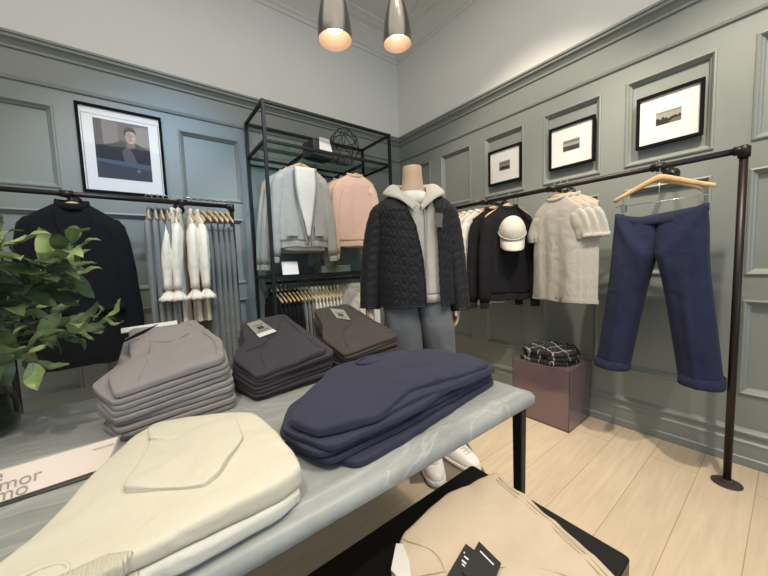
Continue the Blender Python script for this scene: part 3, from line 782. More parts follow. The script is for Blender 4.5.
# hood
g = G(); rings = []
for i in range(9):
    t = i/8; a = PI*t
    rings.append([Vector(((.085+.015*math.cos(2*PI*k/12))*math.cos(a+PI*.0)*1.0, .02+.045*math.sin(a)*(1.1), -.085+.028*math.sin(2*PI*k/12)-.10*(abs(math.cos(a))**2.5)*.7)) for k in range(12)])
g.loft(rings); g.build('hood', HOOD, hd)
# white tee strip visible in the opening + below hem
tr = thing('tshirt', 'white T-shirt showing inside the open heather grey hoodie', 't-shirt')
R = body_rings(-.775, .175, .12, -.10, -.16, .030, .008, 63.); G().loft(R).build('body', WHT, tr)
g = G(); rows = []
for i in range(21):
    t = i/20; z = -.11-.56*t; hw = .062*(1-t)**.8+.022+.012*math.sin(t*5)
    off = -.055-.004*math.sin(t*9)-.012*min(1, t*3)
    rows.append([Vector((.018+hw*u, off-.006*(1-u*u), z)) for u in [-1+2*k/8 for k in range(9)]])
vs = [p for r in rows for p in r]; fs = [(i*9+k, i*9+k+1, (i+1)*9+k+1, (i+1)*9+k) for i in range(20) for k in range(8)]
ft = G().add(vs, fs).build('front', WHT, tr); ft.modifiers.new('s', 'SOLIDIFY').thickness = .003
G().loft(collar_geo(-.098, .06, .045, .009, .03), True, False).build('collar', WHT, tr)
# hoodie front edges + zip
for s in (-1, 1):
    P = [Vector((.018+s*(.062*(1-t)**.8+.026+.012*math.sin(t*5)), -.062-.012*min(1, t*3), -.11-.63*t)) for t in [k/20 for k in range(21)]]
    G().tube(P, .006, 8).build('zip_edge', plain('grey_zip', (.25, .25, .25), .5), hd)
    G().add([(s*.07, -.066, -.52), (s*.15, -.062, -.60), (s*.16, -.062, -.66), (s*.07, -.066, -.66)], [(0, 1, 2, 3)]).build('pocket', HOOD, hd, False).modifiers.new('s', 'SOLIDIFY').thickness = .004
place(hd, (-1.48, -.47, RA), math.radians(-6)); place(tr, (-1.48, -.47, RA), math.radians(-6))
put_hanger((-1.475, -.47, RA), math.radians(-6), 'pale wooden hanger inside the heather grey hoodie on the left rack arm', 'hangers on the rack arms')
gh = top_garment('hoodie', 'grey hoodie hanging second on the left rack arm, just behind the open one', 'hoodie', HOOD, hem=-.74, w=.215, w_sh=.20, depth=.035, seed=66, L=.68, r0=.065, r1=.045, drop=.075, rib=MATS['grey_rib'], group='grey hoodies behind on the left rack arm')
place(gh, (-1.49, -.36, RA), math.radians(-4)); put_hanger((-1.475, -.36, RA), math.radians(-4), 'pale wooden hanger second from the front on the left rack arm', 'hangers on the rack arms')
g2 = copy_tree(gh, label='grey hoodie hanging last on the left rack arm, nearest the wall'); place(g2, (-1.50, -.24, RA), math.radians(3)); put_hanger((-1.475, -.24, RA), math.radians(3), 'pale wooden hanger nearest the wall on the left rack arm', 'hangers on the rack arms')
pk = None
for i, (y, lb) in enumerate(zip((-.46, -.35, -.24), ('pale pink sweatshirt at the front of the right rack arm', 'pale pink sweatshirt second on the right rack arm', 'pale pink sweatshirt last on the right rack arm, nearest the wall'))):
    if pk is None: pk = top_garment('sweatshirt', lb, 'sweatshirt', PINK, hem=-.69, w=.20, w_sh=.19, depth=.04, seed=71, L=.60, r0=.065, r1=.042, drop=.03, rib=ribbed('pink_rib', (.68, .47, .39)), group='pink sweatshirts on the right rack arm'); o = pk
    else: o = copy_tree(pk, label=lb)
    place(o, (-.95-.012*i, y, RA), math.radians(-8+4*i)); put_hanger((-.93, y, RA), math.radians(-8+4*i), 'pale wooden hanger inside the pink sweatshirt %s on the right rack arm' % ['at the front', 'second', 'last'][i], 'hangers on the rack arms')
# lower row
LR = 1.0575
kinds = [('black', BLK)]*6 + [('grey', GREYT)]*3 + [('white', WHT)]*8
proto = {}; cnt = {}
for i, (kn, mt) in enumerate(kinds):
    x = -1.71+i*.038; cnt[kn] = cnt.get(kn, 0)+1
    lb = '%s shirt in the lower row of the rack, %s %s one from the left' % (kn, ORD[cnt[kn]-1], kn)
    if kn not in proto:
        proto[kn] = top_garment('shirt', lb, 'shirt', mt, hem=-.72, w=.19, w_sh=.18, depth=.016, fold=.005, seed=80+i, L=.45, r0=.045, r1=.036, drop=.0, sflat=.3, group='%s shirts in the lower row of the rack' % kn); o = proto[kn]
    else: o = copy_tree(proto[kn], label=lb)
    place(o, (x, -.28, LR), math.radians(-88-i*1.1))
    put_hanger((x, -.28, LR), math.radians(-88-i*1.1), 'pale wooden hanger in the %s %s shirt from the left, lower row of the rack' % (ORD[cnt[kn]-1], kn), 'hangers in the lower row of the rack')
for i in range(4):
    x = -1.02+i*.055; lb = 'white shirt turned outward at right of the lower rack row, %s from the left' % ORD[i]
    o = copy_tree(proto['white'], label=lb, group='white shirts facing out at right of the lower rack row'); place(o, (x, -.28, LR), math.radians(-50+i*4))
    put_hanger((x, -.28, LR), math.radians(-50+i*4), 'pale wooden hanger in the %s outward-turned white shirt of the lower rack row' % ORD[i], 'hangers in the lower row of the rack')

# ------------------------------------------------------------------ folded clothes
def chaikin(P, it=2, q=.2):
    for _ in range(it):
        o = []
        for i in range(len(P)):
            a = P[i]; c = P[(i+1) % len(P)]; o.append(a.lerp(c, q)); o.append(a.lerp(c, 1-q))
        P = o
    return P
def resample(P, n):
    L = [0]
    for i in range(len(P)): L.append(L[-1]+(P[(i+1) % len(P)]-P[i]).length)
    out = []; j = 0
    for k in range(n):
        d = L[-1]*k/n
        while L[j+1] < d: j += 1
        t = (d-L[j])/max(1e-9, L[j+1]-L[j]); out.append(P[j].lerp(P[(j+1) % len(P)], t))
    return out
def folded(name, label, cat, outline, zlo, zhi, mat, group=None, seed=0., layers=2, wr=.003, wscale=9, q=.055, vj=0., jit=0., n=110, parent=None, rs=8, wave=0., crease=True):
    """folded garment: stacked rolled layers between the height fields zlo(x,y) and zhi(x,y)"""
    rnv = random.Random(int(seed*77)); P = resample(chaikin([Vector((x+rnv.uniform(-vj, vj), y+rnv.uniform(-vj, vj))) for x, y in outline], 2, q), n)
    c = sum(P, Vector((0, 0)))/len(P)
    rot = Matrix.Rotation(jit, 2)
    P = [c+rot@(p-c) for p in P]
    P = [p+(p-c).normalized()*(.004*nz(p.x*14, p.y*14, seed)+wave*nz(p.x*30, p.y*30, seed+3)) for p in P]
    th = zhi(c.x, c.y)-zlo(c.x, c.y); rr = th/layers/2
    rings = []
    def put(ds, s, w, wn=0.0):
        ring = []
        for p in P:
            d = (c-p); L = d.length; r = p+d*(min(.9, ds/L)); r = c+(r-c)*s
            a, b_ = zlo(r.x, r.y), zhi(r.x, r.y)
            ring.append(Vector((r.x, r.y, a+(b_-a)*w+wn*wr*(.35-1.5*abs(nz(r.x*wscale, r.y*wscale*1.3, seed))+.5*nz(r.x*wscale*3, r.y*wscale*3, seed+7)))))
        rings.append(ring)
    put(rr, .5, 0); put(rr, 1, 0)
    for l in range(layers):
        for k in range(0 if l == 0 else 1, 9):
            a = -PI/2+PI*k/8
            if l == 0 and k == 0: continue
            put(rr*(1-abs(math.cos(a))**.6)*.8+(.0016 if k == 4 and layers == 1 and crease else 0), 1, (l+.5+.5*math.sin(a))/layers, 1 if (l == layers-1 and k > 5) else 0)
    for k in range(1, rs): put(rr, 1-(k/rs)**1.0, 1, 1)
    cc = Vector((c.x, c.y, zhi(c.x, c.y)))
    g = G().loft(rings, True, False)
    m = len(g.v); g.v.append(cc); N = len(P); st = (len(rings)-1)*N
    for k in range(N): g.f.append([st+k, st+(k+1) % N, m]); g.m.append(0)
    g.f.append(list(range(N))[::-1]); g.m.append(0)
    o = g.build(name, mat, None, True, loc=(c.x, c.y, zlo(c.x, c.y)))
    if parent is not None: o.parent = parent; o.location = o.location-parent.location
    if label: tag(o, label, cat, group)
    return o
def stack(name, n, outline, corners, top_t, mat, labelf, cat, group, seed, z0=.75, layers=1, jit=.02, mats=None, outlines=None, wr=.004, wave=0., cy=(-1.94, -1.55), cx=(-2.64, -2.38)):
    """corners: total height front-left, front-right, rear"""
    fl_, fr_, re = corners; objs = []
    def Hh(x, y):
        u = min(1.1, max(-.1, (x-cx[0])/(cx[1]-cx[0]))); v = min(1.1, max(-.1, (y-cy[0])/(cy[1]-cy[0])))
        return (fl_*(1-u)+fr_*u)*(1-v)+re*v
    fr = [k/(n-1+top_t) for k in range(n)]+[1]
    for i in range(n):
        a, b_ = fr[i], fr[i+1]
        oc = (outlines or {}).get(i, outline); rnd = random.Random(seed*100+i)
        sh = (rnd.uniform(-.006, .006), rnd.uniform(-.006, .006)); oc = [(x+sh[0], y+sh[1]) for x, y in oc]
        o = folded(name, labelf(n-1-i), cat, oc, lambda x, y, a=a: z0+.001+Hh(x, y)*a, lambda x, y, b_=b_: z0+Hh(x, y)*b_-.0005, (mats or [mat])[i % len(mats or [1])], group, seed+i*1.7, layers, wr if i == n-1 else .0015, jit=rnd.uniform(-jit, jit), wave=wave, vj=.007 if i < n-1 else 0)
        objs.append(o)
    return objs, Hh
def seam(parent, pts, zf, r=.0011, dz=.0004):
    P = bez([(x, y, 0) for x, y in pts], 8); L = parent.location
    return G().tube([Vector((p.x, p.y, zf(p.x, p.y)+dz))-L for p in P], r, 6).build('seam', parent.data.materials[0], parent)
def from_top(k, n):
    return 'topmost' if k == 0 else ('bottom one' if k == n-1 else ORD[k]+' from the top')
GP = fabric('warm_grey_chino', (.285, .262, .258), .06, 12, .25, 260)
DP = fabric('dark_charcoal_denim', (.050, .046, .054), .12, 14, .25, 260)
BP = fabric('dark_brown_denim', (.062, .053, .048), .12, 14, .25, 260)
NP = fabric('navy_jersey', (.036, .038, .066), .08, 10, .2, 260)
CP = fabric('cream_sweatshirt_fleece', (.62, .59, .48), .03, 6, .15, 240)
TP = fabric('tan_chino', (.56, .46, .34), .05, 9, .2, 260)
# grey
og = [(-2.645, -1.965), (-2.372, -1.93), (-2.355, -1.74), (-2.40, -1.53), (-2.63, -1.52), (-2.65, -1.74), (-2.69, -1.84)]
ogt = [(-2.648, -1.955), (-2.393, -1.93), (-2.372, -1.78), (-2.425, -1.525), (-2.52, -1.57), (-2.63, -1.535), (-2.622, -1.78), (-2.668, -1.85)]
gs, HG = stack('folded_trousers', 9, og, (.138, .170, .232), 1.5, GP, lambda k: 'warm grey folded trousers in the tall grey pile, ' + from_top(k, 9), 'trousers', 'grey folded trousers piled on the marble table', 101, outlines={8: ogt}, wr=.007)
def swing(parent, pts, mat, strip=None, lab=None, lines=True):
    """small hang tag lying on a garment; pts = 4 world corners"""
    P = [Vector(p)-parent.location for p in pts]; o = G().add(P+[p+Vector((0, 0, .0018)) for p in P], [(0, 1, 2, 3), (4, 7, 6, 5), (0, 4, 5, 1), (1, 5, 6, 2), (2, 6, 7, 3), (3, 7, 4, 0)]).build('swing_tag', mat, parent, False)
    if lab: o['label'] = lab
    if strip:
        Q = []; 
        for u0, u1, v0, v1 in strip[0]:
            def S_(u, v): return P[0].lerp(P[1], u).lerp(P[3].lerp(P[2], u), v)+Vector((0, 0, .0022))
            Q.append([S_(u0, v0), S_(u1, v0), S_(u1, v1), S_(u0, v1)])
        g = G()
        for q_ in Q: g.add(q_, [(0, 1, 2, 3)])
        g.build('printed_lines', strip[1], o, False)
    return o
TAGD = plain('tag_black', (.02, .02, .022), .5); TAGG = plain('tag_grey_green', (.30, .30, .25), .6); INK = plain('ink', (.03, .03, .03), .6)
zg = lambda x, y: .75+HG(x, y)+.001
seam(gs[-1], [(-2.60, -1.93), (-2.575, -1.80), (-2.565, -1.60)], zg); seam(gs[-1], [(-2.41, -1.90), (-2.40, -1.78), (-2.445, -1.58)], zg); seam(gs[-1], [(-2.60, -1.66), (-2.56, -1.70), (-2.50, -1.72), (-2.44, -1.66)], zg)
swing(gs[-1], [(-2.66, -1.72, .955), (-2.58, -1.64, .972), (-2.54, -1.60, .992), (-2.60, -1.66, .978)], TAGD, None, 'black hang tag')
wst = G().add([Vector(p)-gs[-1].location for p in ((-2.645, -1.56, .972), (-2.48, -1.555, .978), (-2.48, -1.535, .99), (-2.645, -1.54, .985))], [(0, 1, 2, 3)]).build('waistband_lining', WHT, gs[-1], False); wst.modifiers.new('s', 'SOLIDIFY').thickness = .004; wst['label'] = 'white waistband lining'
# dark
od = [(-2.312, -1.945), (-2.012, -1.917), (-2.02, -1.54), (-2.27, -1.54), (-2.29, -1.70), (-2.350, -1.80)]
odt = [(-2.307, -1.938), (-2.042, -1.917), (-2.063, -1.525), (-2.265, -1.55), (-2.285, -1.70), (-2.350, -1.80)]
ds, HD = stack('folded_trousers', 7, od, (.085, .12, .208), 1.4, DP, lambda k: 'charcoal folded trousers in the pile between grey and brown piles, ' + from_top(k, 7), 'trousers', 'charcoal folded trousers piled on the marble table', 111, outlines={6: odt}, cx=(-2.31, -2.03), wr=.004)
# brown
ob = [(-1.960, -1.908), (-1.672, -1.90), (-1.715, -1.52), (-1.92, -1.54), (-1.94, -1.68), (-1.990, -1.78)]
bs_, HB = stack('folded_trousers', 8, ob, (.062, .10, .215), 1.4, BP, lambda k: 'dark brown folded trousers in the pile nearest the mannequin, ' + from_top(k, 8), 'trousers', 'brown-grey folded trousers piled on the marble table', 121, cx=(-1.96, -1.67), wr=.004)
def onH(Hh, x, y, dz=.004): return (x, y, .75+Hh(x, y)+dz)
TL = ([(.15, .85, .12, .17), (.3, .7, .26, .5), (.15, .85, .60, .64)], INK)
zd = lambda x, y: .75+HD(x, y)+.001; zb = lambda x, y: .75+HB(x, y)+.001
seam(ds[-1], [(-2.27, -1.91), (-2.25, -1.80), (-2.16, -1.70), (-2.09, -1.56)], zd); seam(ds[-1], [(-2.07, -1.90), (-2.085, -1.57)], zd); seam(ds[-1], [(-2.30, -1.79), (-2.22, -1.76), (-2.18, -1.66)], zd)
seam(bs_[-1], [(-1.93, -1.88), (-1.90, -1.78), (-1.80, -1.70), (-1.745, -1.56)], zb); seam(bs_[-1], [(-1.70, -1.88), (-1.735, -1.56)], zb)
swing(ds[-1], [onH(HD, *p) for p in ((-2.235, -1.70), (-2.165, -1.68), (-2.185, -1.575), (-2.245, -1.595))], TAGG, TL, 'grey-green hang tag')
sw = swing(ds[-1], [onH(HD, *p) for p in ((-2.232, -1.725), (-2.160, -1.705), (-2.165, -1.681), (-2.236, -1.70))], WHITEP, None, 'white price tag edge'); sw.name = 'price_tag'
swing(bs_[-1], [onH(HB, *p) for p in ((-1.86, -1.66), (-1.81, -1.70), (-1.785, -1.60), (-1.845, -1.565))], TAGG, TL, 'grey-green hang tag')
# navy pile : long folded sweatshirts
on_ = [(-2.30, -2.40), (-2.10, -2.41), (-1.85, -2.385), (-1.64, -2.355), (-1.60, -2.28), (-1.68, -2.10), (-1.92, -2.04), (-2.14, -2.07), (-2.30, -2.17), (-2.345, -2.27)]
onb = [(-2.25, -2.43), (-2.10, -2.42), (-1.85, -2.39), (-1.64, -2.355), (-1.605, -2.28), (-1.68, -2.10), (-1.92, -2.04), (-2.14, -2.07), (-2.29, -2.13), (-2.33, -2.20)]
ont = [(-2.30, -2.375), (-2.17, -2.415), (-2.03, -2.365), (-1.85, -2.385), (-1.68, -2.37), (-1.645, -2.30), (-1.70, -2.15), (-1.92, -2.07), (-2.12, -2.09), (-2.26, -2.20), (-2.335, -2.28)]
def HN(x, y):
    u = (x+1.97)/.36; v = (y+2.25)/.2
    return .112*(1-.22*u*u if abs(u) < 1.2 else .68)*(1-.10*max(0, -v))
nav = []
for i in range(5):
    a, b_ = (0, .2, .38, .56, .74)[i], (.2, .38, .56, .74, 1.0)[i]
    k = 4-i
    nav.append(folded('folded_sweatshirt', 'navy folded sweatshirt in the wide pile on the marble table, ' + from_top(k, 5), 'sweatshirt', [onb, [(min(x, -1.612), y) for x, y in on_], [(min(x, -1.628)-.006, y+.004) for x, y in on_], [(min(x, -1.645), y-.003) for x, y in on_], [(min(x, -1.668), y) for x, y in ont]][i],
               lambda x, y, a=a: .751+HN(x, y)*a, lambda x, y, b_=b_: .75+HN(x, y)*b_-.0005, NP, 'navy folded sweatshirts on the marble table', 130+i*1.3, 1, .008 if i == 4 else .002, 7, .09, vj=.006 if i < 4 else 0, jit=(.0, .012, -.01, .008, 0)[i], wave=.003))
# neckline of top navy + folded sleeve
nk = nav[-1]; Lk = nk.location
P = [Vector((-1.99+.055*math.cos(t), -2.125+.03*math.sin(t), .862-.0*math.sin(t)))-Lk for t in [2*PI*k/28 for k in range(29)]]
G().tube(P, .0055, 8).build('neck_band', NP, nk)
folded('sleeve', None, None, [(-2.15, -2.405), (-2.02, -2.395), (-1.84, -2.40), (-1.66, -2.375), (-1.64, -2.33), (-1.80, -2.32), (-2.0, -2.33), (-2.12, -2.345)], lambda x, y: .75+HN(x, y)*.62, lambda x, y: .75+HN(x, y)*.84, NP, None, 140, 1, .004, parent=nav[-1])

# cream sweatshirts
oc1 = [(-2.86, -2.44), (-2.85, -2.462), (-2.60, -2.462), (-2.42, -2.458), (-2.372, -2.44), (-2.362, -2.38), (-2.364, -2.24), (-2.380, -2.15), (-2.42, -2.11), (-2.50, -2.07), (-2.58, -2.032), (-2.63, -2.09), (-2.685, -2.20), (-2.735, -2.33), (-2.80, -2.40)]
oc2 = [(x+.006, y+.006) for x, y in oc1]
h1 = lambda x, y: .751; h2 = lambda x, y: .779+.004*math.sin(x*9); h3 = lambda x, y: .812+.006*math.sin((x+2.6)*8)
cr1 = folded('folded_sweatshirt', 'cream folded sweatshirt lying underneath the other cream one on the marble table', 'sweatshirt', oc1, h1, h2, fabric('ivory_sweatshirt_fleece', (.62, .61, .55), .03, 6, .15, 240), 'cream folded sweatshirts on the marble table', 151, 1, .002, wave=.002)
cr2 = folded('folded_sweatshirt', 'cream folded sweatshirt lying on top, its sleeve folded over, on the marble table', 'sweatshirt', oc2, lambda x, y: h2(x, y)+.0005, h3, CP, 'cream folded sweatshirts on the marble table', 153, 1, .004, 6, wave=.002)
top3 = lambda x, y: h3(x, y)-.002
folded('sleeve', None, None, [(-2.625, -2.30), (-2.515, -2.385), (-2.49, -2.37), (-2.425, -2.27), (-2.42, -2.17), (-2.455, -2.16), (-2.55, -2.16), (-2.585, -2.14), (-2.60, -2.22)], top3, lambda x, y: h3(x, y)+.012+.003*math.sin(x*40), CP, None, 155, 1, .003, 8, .05, parent=cr2)
folded('sleeve', None, None, [(-2.588, -2.13), (-2.588, -2.075), (-2.50, -2.10), (-2.43, -2.135), (-2.425, -2.17), (-2.47, -2.18), (-2.55, -2.17)], top3, lambda x, y: h3(x, y)+.008, CP, None, 156, 1, .003, 8, .05, parent=cr2)
CRIB = ribbed('cream_rib', (.60, .57, .46), 420, 0)
folded('hem_band', None, None, [(-2.73, -2.4665), (-2.62, -2.4665), (-2.605, -2.45), (-2.63, -2.432), (-2.73, -2.425)], lambda x, y: h2(x, y)+.006, lambda x, y: h3(x, y)+.003, CRIB, None, 157, 1, .001, 8, .05, parent=cr2)
LC = cr2.location
G().tube([Vector((-2.705+.032*math.cos(t), -2.425+.026*math.sin(t), h3(-2.705, -2.425)+.001))-LC for t in [PI*k/16-.3 for k in range(22)]], .003, 8).build('neck_band', CP, cr2)
folded('hem_band', None, None, [(-2.76, -2.466), (-2.60, -2.466), (-2.60, -2.44), (-2.76, -2.42)], lambda x, y: .752, lambda x, y: h2(x, y)+.002, CRIB, None, 159, 1, .001, 8, .05, parent=cr1)

# sign
sg = thing('sign_holder', 'pale pink card in a clear acrylic sign holder lying tilted beside the cream sweatshirts', 'sign', (-2.74, -2.06, .75), 0)
A0 = Vector((-2.955, -2.078, .7535)); A1 = Vector((-2.664, -2.068, .7535)); UP = Vector((-2.640, -2.020, .797))-A1
Bk = UP.copy()
nrm = (A1-A0).cross(UP).normalized(); SO = sg.location
def SP(u, v, d=0): return A0+(A1-A0)*u+UP*v+nrm*d-SO
PINKC = plain('pale_pink_card', (.66, .54, .49), .6)
g = G(); g.add([SP(0, .04, .001), SP(.985, .04, .001), SP(.985, 1, .001), SP(0, 1, .001)], [(0, 1, 2, 3)]); g.build('card', PINKC, sg, False)
acr = glass('clear_acrylic', (.95, .96, .95), .35)
g = G()
g.loft([[SP(-.0, 0, .003), SP(1, 0, .003), SP(1, 1.04, .003), SP(0, 1.04, .003)], [SP(0, 0, -.005), SP(1, 0, -.005), SP(1, 1.04, -.005), SP(0, 1.04, -.005)]]); g.build('acrylic_block', acr, sg, False)
w = SP(0, 0, -.004)
g = G().box((A0.x-SO.x, -2.082-SO.y, .0006), (A1.x-SO.x, -2.045-SO.y, .0035)); g.build('base', plain('acrylic_edge_dark', (.05, .055, .05), .2), sg, False)
ex = (A1-A0).normalized(); ey = (UP-ex*UP.dot(ex)).normalized(); ez = ex.cross(ey)
def TM(u, v): 
    p = SP(u, v, .0022); m = Matrix((ex, ey, ez)).transposed().to_4x4(); m.translation = p; return m
TXT = plain('sign_ink', (.10, .07, .06), .6)
# lettering
text_obj('more', .034, TXT, 'lettering', sg, TM(.163, .66))
text_obj('mor', .034, TXT, 'lettering', sg, TM(.428, .34))
text_obj('mo', .034, TXT, 'lettering', sg, TM(.442, .05))
text_obj('NORDIC 2023', .0058, TXT, 'lettering', sg, TM(.855, .74))

# vase and plant
VG = glass('smoky_vase_glass', (.60, .62, .58))
vs_ = thing('glass_vase', 'smoky glass vase holding leafy branches at the left end of the marble table', 'vase', (-2.965, -1.64, .75))
prof = [(.001, .002), (.07, .002), (.085, .012), (.09, .04), (.085, .09), (.066, .14), (.05, .18), (.05, .215), (.058, .225), (.055, .225), (.047, .214), (.046, .18), (.062, .14), (.081, .09), (.086, .04), (.08, .016), (.001, .010)]
G().lathe(prof, 40).build('vase_body', VG, vs_)
G().lathe([(.001, .011), (.079, .0165), (.085, .04), (.0805, .088), (.001, .088)], 36).build('water', glass('water', (.80, .86, .80)), vs_)
def leaf_mat(name, c1, c2):
    m, nt, b_ = nmat(name)
    oi = nt.nodes.new('ShaderNodeTexCoord'); n = nt.nodes.new('ShaderNodeTexNoise'); n.inputs['Scale'].default_value = 14
    nt.links.new(oi.outputs['Object'], n.inputs[0]); mx = nt.nodes.new('ShaderNodeMix'); mx.data_type = 'RGBA'
    mx.inputs[6].default_value = (*c1, 1); mx.inputs[7].default_value = (*c2, 1)
    cr = nt.nodes.new('ShaderNodeMapRange'); cr.inputs[1].default_value = .35; cr.inputs[2].default_value = .65
    nt.links.new(n.outputs[0], cr.inputs[0]); nt.links.new(cr.outputs[0], mx.inputs[0]); nt.links.new(mx.outputs[2], b_.inputs['Base Color'])
    b_.inputs['Roughness'].default_value = .38; b_.inputs['Subsurface Weight'].default_value = 0.0
    return m
LEAF = leaf_mat('leaf_green', (.040, .075, .026), (.12, .165, .07)); LEAF2 = leaf_mat('leaf_fresh', (.15, .23, .06), (.32, .38, .17)); STEM = plain('stem_green', (.12, .14, .06), .6)
def leaf(g, base_, d, L, wd, up, curl, seed):
    d = d.normalized(); s = d.cross(up).normalized(); u = s.cross(d).normalized()
    n = 9; rows = []
    for i in range(n+1):
        t = i/n; w_ = wd*math.sin(PI*min(1, .03+t*.97))**.72*(1-.25*t) if t < 1 else .0006
        c_ = base_+d*(L*t*(1-.08*curl*t))+u*(-curl*L*.28*t*t+.01*math.sin(t*5+seed))
        rows.append([c_+s*w_*v+u*(abs(v)**1.3*w_*.38+.0015*math.sin(t*18+v*3)) for v in (-1, -.6, -.2, 0, .2, .6, 1)])
    vv = [p for r in rows for p in r]; m = 7
    g.add(vv, [(i*m+k, i*m+k+1, (i+1)*m+k+1, (i+1)*m+k) for i in range(n) for k in range(m-1)])
def branch(label, pts, nleaf, size, seed, fresh=.2, start=.3):
    nleaf = int(nleaf*1.5); rnd = random.Random(seed); P = bez(pts, 10); O = Vector(pts[0])
    t = thing('leafy_branch', label, 'plant', O, 0, 'leafy branches in the glass vase')
    g = G().tube([p-O for p in P], [.0042-.0028*i/(len(P)-1) for i in range(len(P))], 8); g.build('stem', STEM, t)
    A = G(); B_ = G(); N = len(P)-1
    for k in range(nleaf):
        q = start+(1-start)*(k/(nleaf-1)); i = min(N-1, int(q*N)); p = P[i].lerp(P[i+1], q*N-i)-O if i < N else P[-1]-O
        T = (P[min(N, i+1)]-P[max(0, i-1)]).normalized()
        ang = k*2.4+rnd.uniform(-.5, .5); a1 = T.cross(Vector((0, 0, 1))).normalized(); a2 = T.cross(a1)
        side = a1*math.cos(ang)+a2*math.sin(ang)
        d = T*(.55 if q < .95 else 1.3)+side*.95+Vector((0, 0, .12)); L = size*rnd.uniform(.75, 1.15)*(1 if q < .9 else .8)
        up = Vector((rnd.uniform(-.5, .5), -.35, 1)).normalized()
        leaf(B_ if rnd.random() < fresh+(.35 if q > .85 else 0) else A, p+d.normalized()*.006, d, L, L*.27, up, rnd.uniform(.1, .9), rnd.random()*6)
    o = A.build('foliage', LEAF, t); 
    if B_.v: f2 = B_.build('young_foliage', LEAF2, t)
    return t
VB = (-2.965, -1.64, .80); VM = (-2.955, -1.645, .97)
branch('leafy branch reaching highest toward the black jacket collar', [VB, VM, (-2.86, -1.70, 1.08), (-2.79, -1.74, 1.18), (-2.72, -1.76, 1.265)], 20, .095, 1, .3, .35)
branch('leafy branch reaching right to the brightest small leaves in front of the black jacket', [VB, (-2.965, -1.65, .965), (-2.86, -1.70, 1.0), (-2.75, -1.73, 1.015), (-2.665, -1.75, 1.045)], 14, .075, 2, .25, .4)
branch('leafy branch spreading at middle height over the jacket front', [VB, (-2.97, -1.63, .975), (-2.88, -1.66, 1.10), (-2.80, -1.68, 1.16), (-2.73, -1.70, 1.19)], 16, .10, 3, .15, .35)
branch('leafy branch leaning up at the left edge of the picture', [VB, (-2.98, -1.64, .98), (-2.94, -1.70, 1.10), (-2.88, -1.76, 1.20), (-2.83, -1.80, 1.27)], 16, .105, 4, .1, .35)
branch('leafy branch drooping low just above the vase mouth', [VB, (-2.975, -1.65, .97), (-2.91, -1.72, 1.0), (-2.85, -1.78, .99), (-2.80, -1.83, .965)], 12, .09, 5, .1, .4)
branch('leafy branch behind the others close to the jacket hem', [VB, (-2.975, -1.62, .97), (-2.90, -1.58, 1.03), (-2.84, -1.55, 1.04), (-2.76, -1.52, 1.02)], 14, .10, 6, .1, .4)

# tan trousers on the bench
ot = [(-2.30, -2.62), (-2.22, -2.50), (-2.15, -2.45), (-1.98, -2.43), (-1.802, -2.465), (-1.825, -2.58), (-1.855, -2.71), (-1.90, -2.82), (-1.94, -2.84), (-2.26, -2.84), (-2.31, -2.78)]
tn, HT = stack('folded_trousers', 4, ot, (.112, .112, .125), 1.3, TP, lambda k: 'tan folded trousers in the pile on the low black table, ' + from_top(k, 4), 'trousers', 'tan folded trousers on the low black table', 171, z0=.45, cx=(-2.2, -1.8), cy=(-2.8, -2.45), wr=.008, wave=.003)
q = tn[-1]
zt = lambda x, y: .45+HT(x, y)+.001
seam(q, [(-1.915, -2.80), (-1.87, -2.68), (-1.828, -2.49)], zt); seam(q, [(-1.927, -2.80), (-1.882, -2.68), (-1.840, -2.49)], zt, .0008); seam(q, [(-2.22, -2.53), (-2.10, -2.60), (-1.98, -2.70), (-1.93, -2.82)], zt)
seam(q, [(-2.16, -2.47), (-2.13, -2.54), (-2.17, -2.62)], zt)
def onT(x, y, dz=.006): return (x, y, .45+HT(x, y)+dz)
tg1 = swing(q, [onT(-2.062, -2.63), onT(-2.068, -2.565, .006), onT(-2.15, -2.585, .006), onT(-2.15, -2.65)], TAGD, ([(.25, .85, .30, .34), (.15, .85, .42, .47), (.3, .8, .50, .54), (.88, .92, .22, .26)], WHITEP), 'black hang tag with small white print')
tg2 = swing(q, [onT(-2.05, -2.637, .009), onT(-2.044, -2.581, .009), onT(-2.125, -2.60, .009), onT(-2.13, -2.66, .009)], TAGD, ([(.2, .8, .18, .22)], WHITEP), 'second black hang tag')
wl = G().add([Vector(onT(*p))-q.location for p in ((-2.226, -2.507, .004), (-2.182, -2.470, .004), (-2.172, -2.480, .005), (-2.188, -2.52, .005), (-2.222, -2.565, .004))], [(0, 1, 2, 3, 4)]).build('waistband_lining', WHT, q, False); wl.modifiers.new('s', 'SOLIDIFY').thickness = .004; wl['label'] = 'white waistband lining'

# plum box + folded plaid scarf
PLUM = plain('plum_gloss_panel', (.22, .155, .17), .12, .45)
PLUMD = plain('plum_edge', (.03, .015, .02), .2)
pb = thing('display_cube', 'glossy plum display box standing against the right wall below the oatmeal T-shirts', 'box', (-.205, -1.90, 0), math.radians(0))
x0, x1, y0, y1, z1 = -.183, .183, -.19, .21, .42
g = G().box((x0, y0, .0), (x1, y1, .008)).box((x0, y0, 0), (x0+.006, y1, z1)).box((x1-.006, y0, 0), (x1, y1, z1)).box((x0+.006, y0, 0), (x1-.006, y0+.006, z1)).box((x0+.006, y1-.006, 0), (x1-.006, y1, z1)).box((x0, y0, z1), (x1, y1, z1+.006))
bevel(g.build('panels', PLUM, pb, False), .001)
g = G()
for (xa, ya) in ((x0, y0), (x1, y0), (x0, y1), (x1, y1)): g.box((xa-.0015, ya-.0015, 0), (xa+.0015, ya+.0015, z1+.006))
g.build('edge_trim', PLUMD, pb, False)
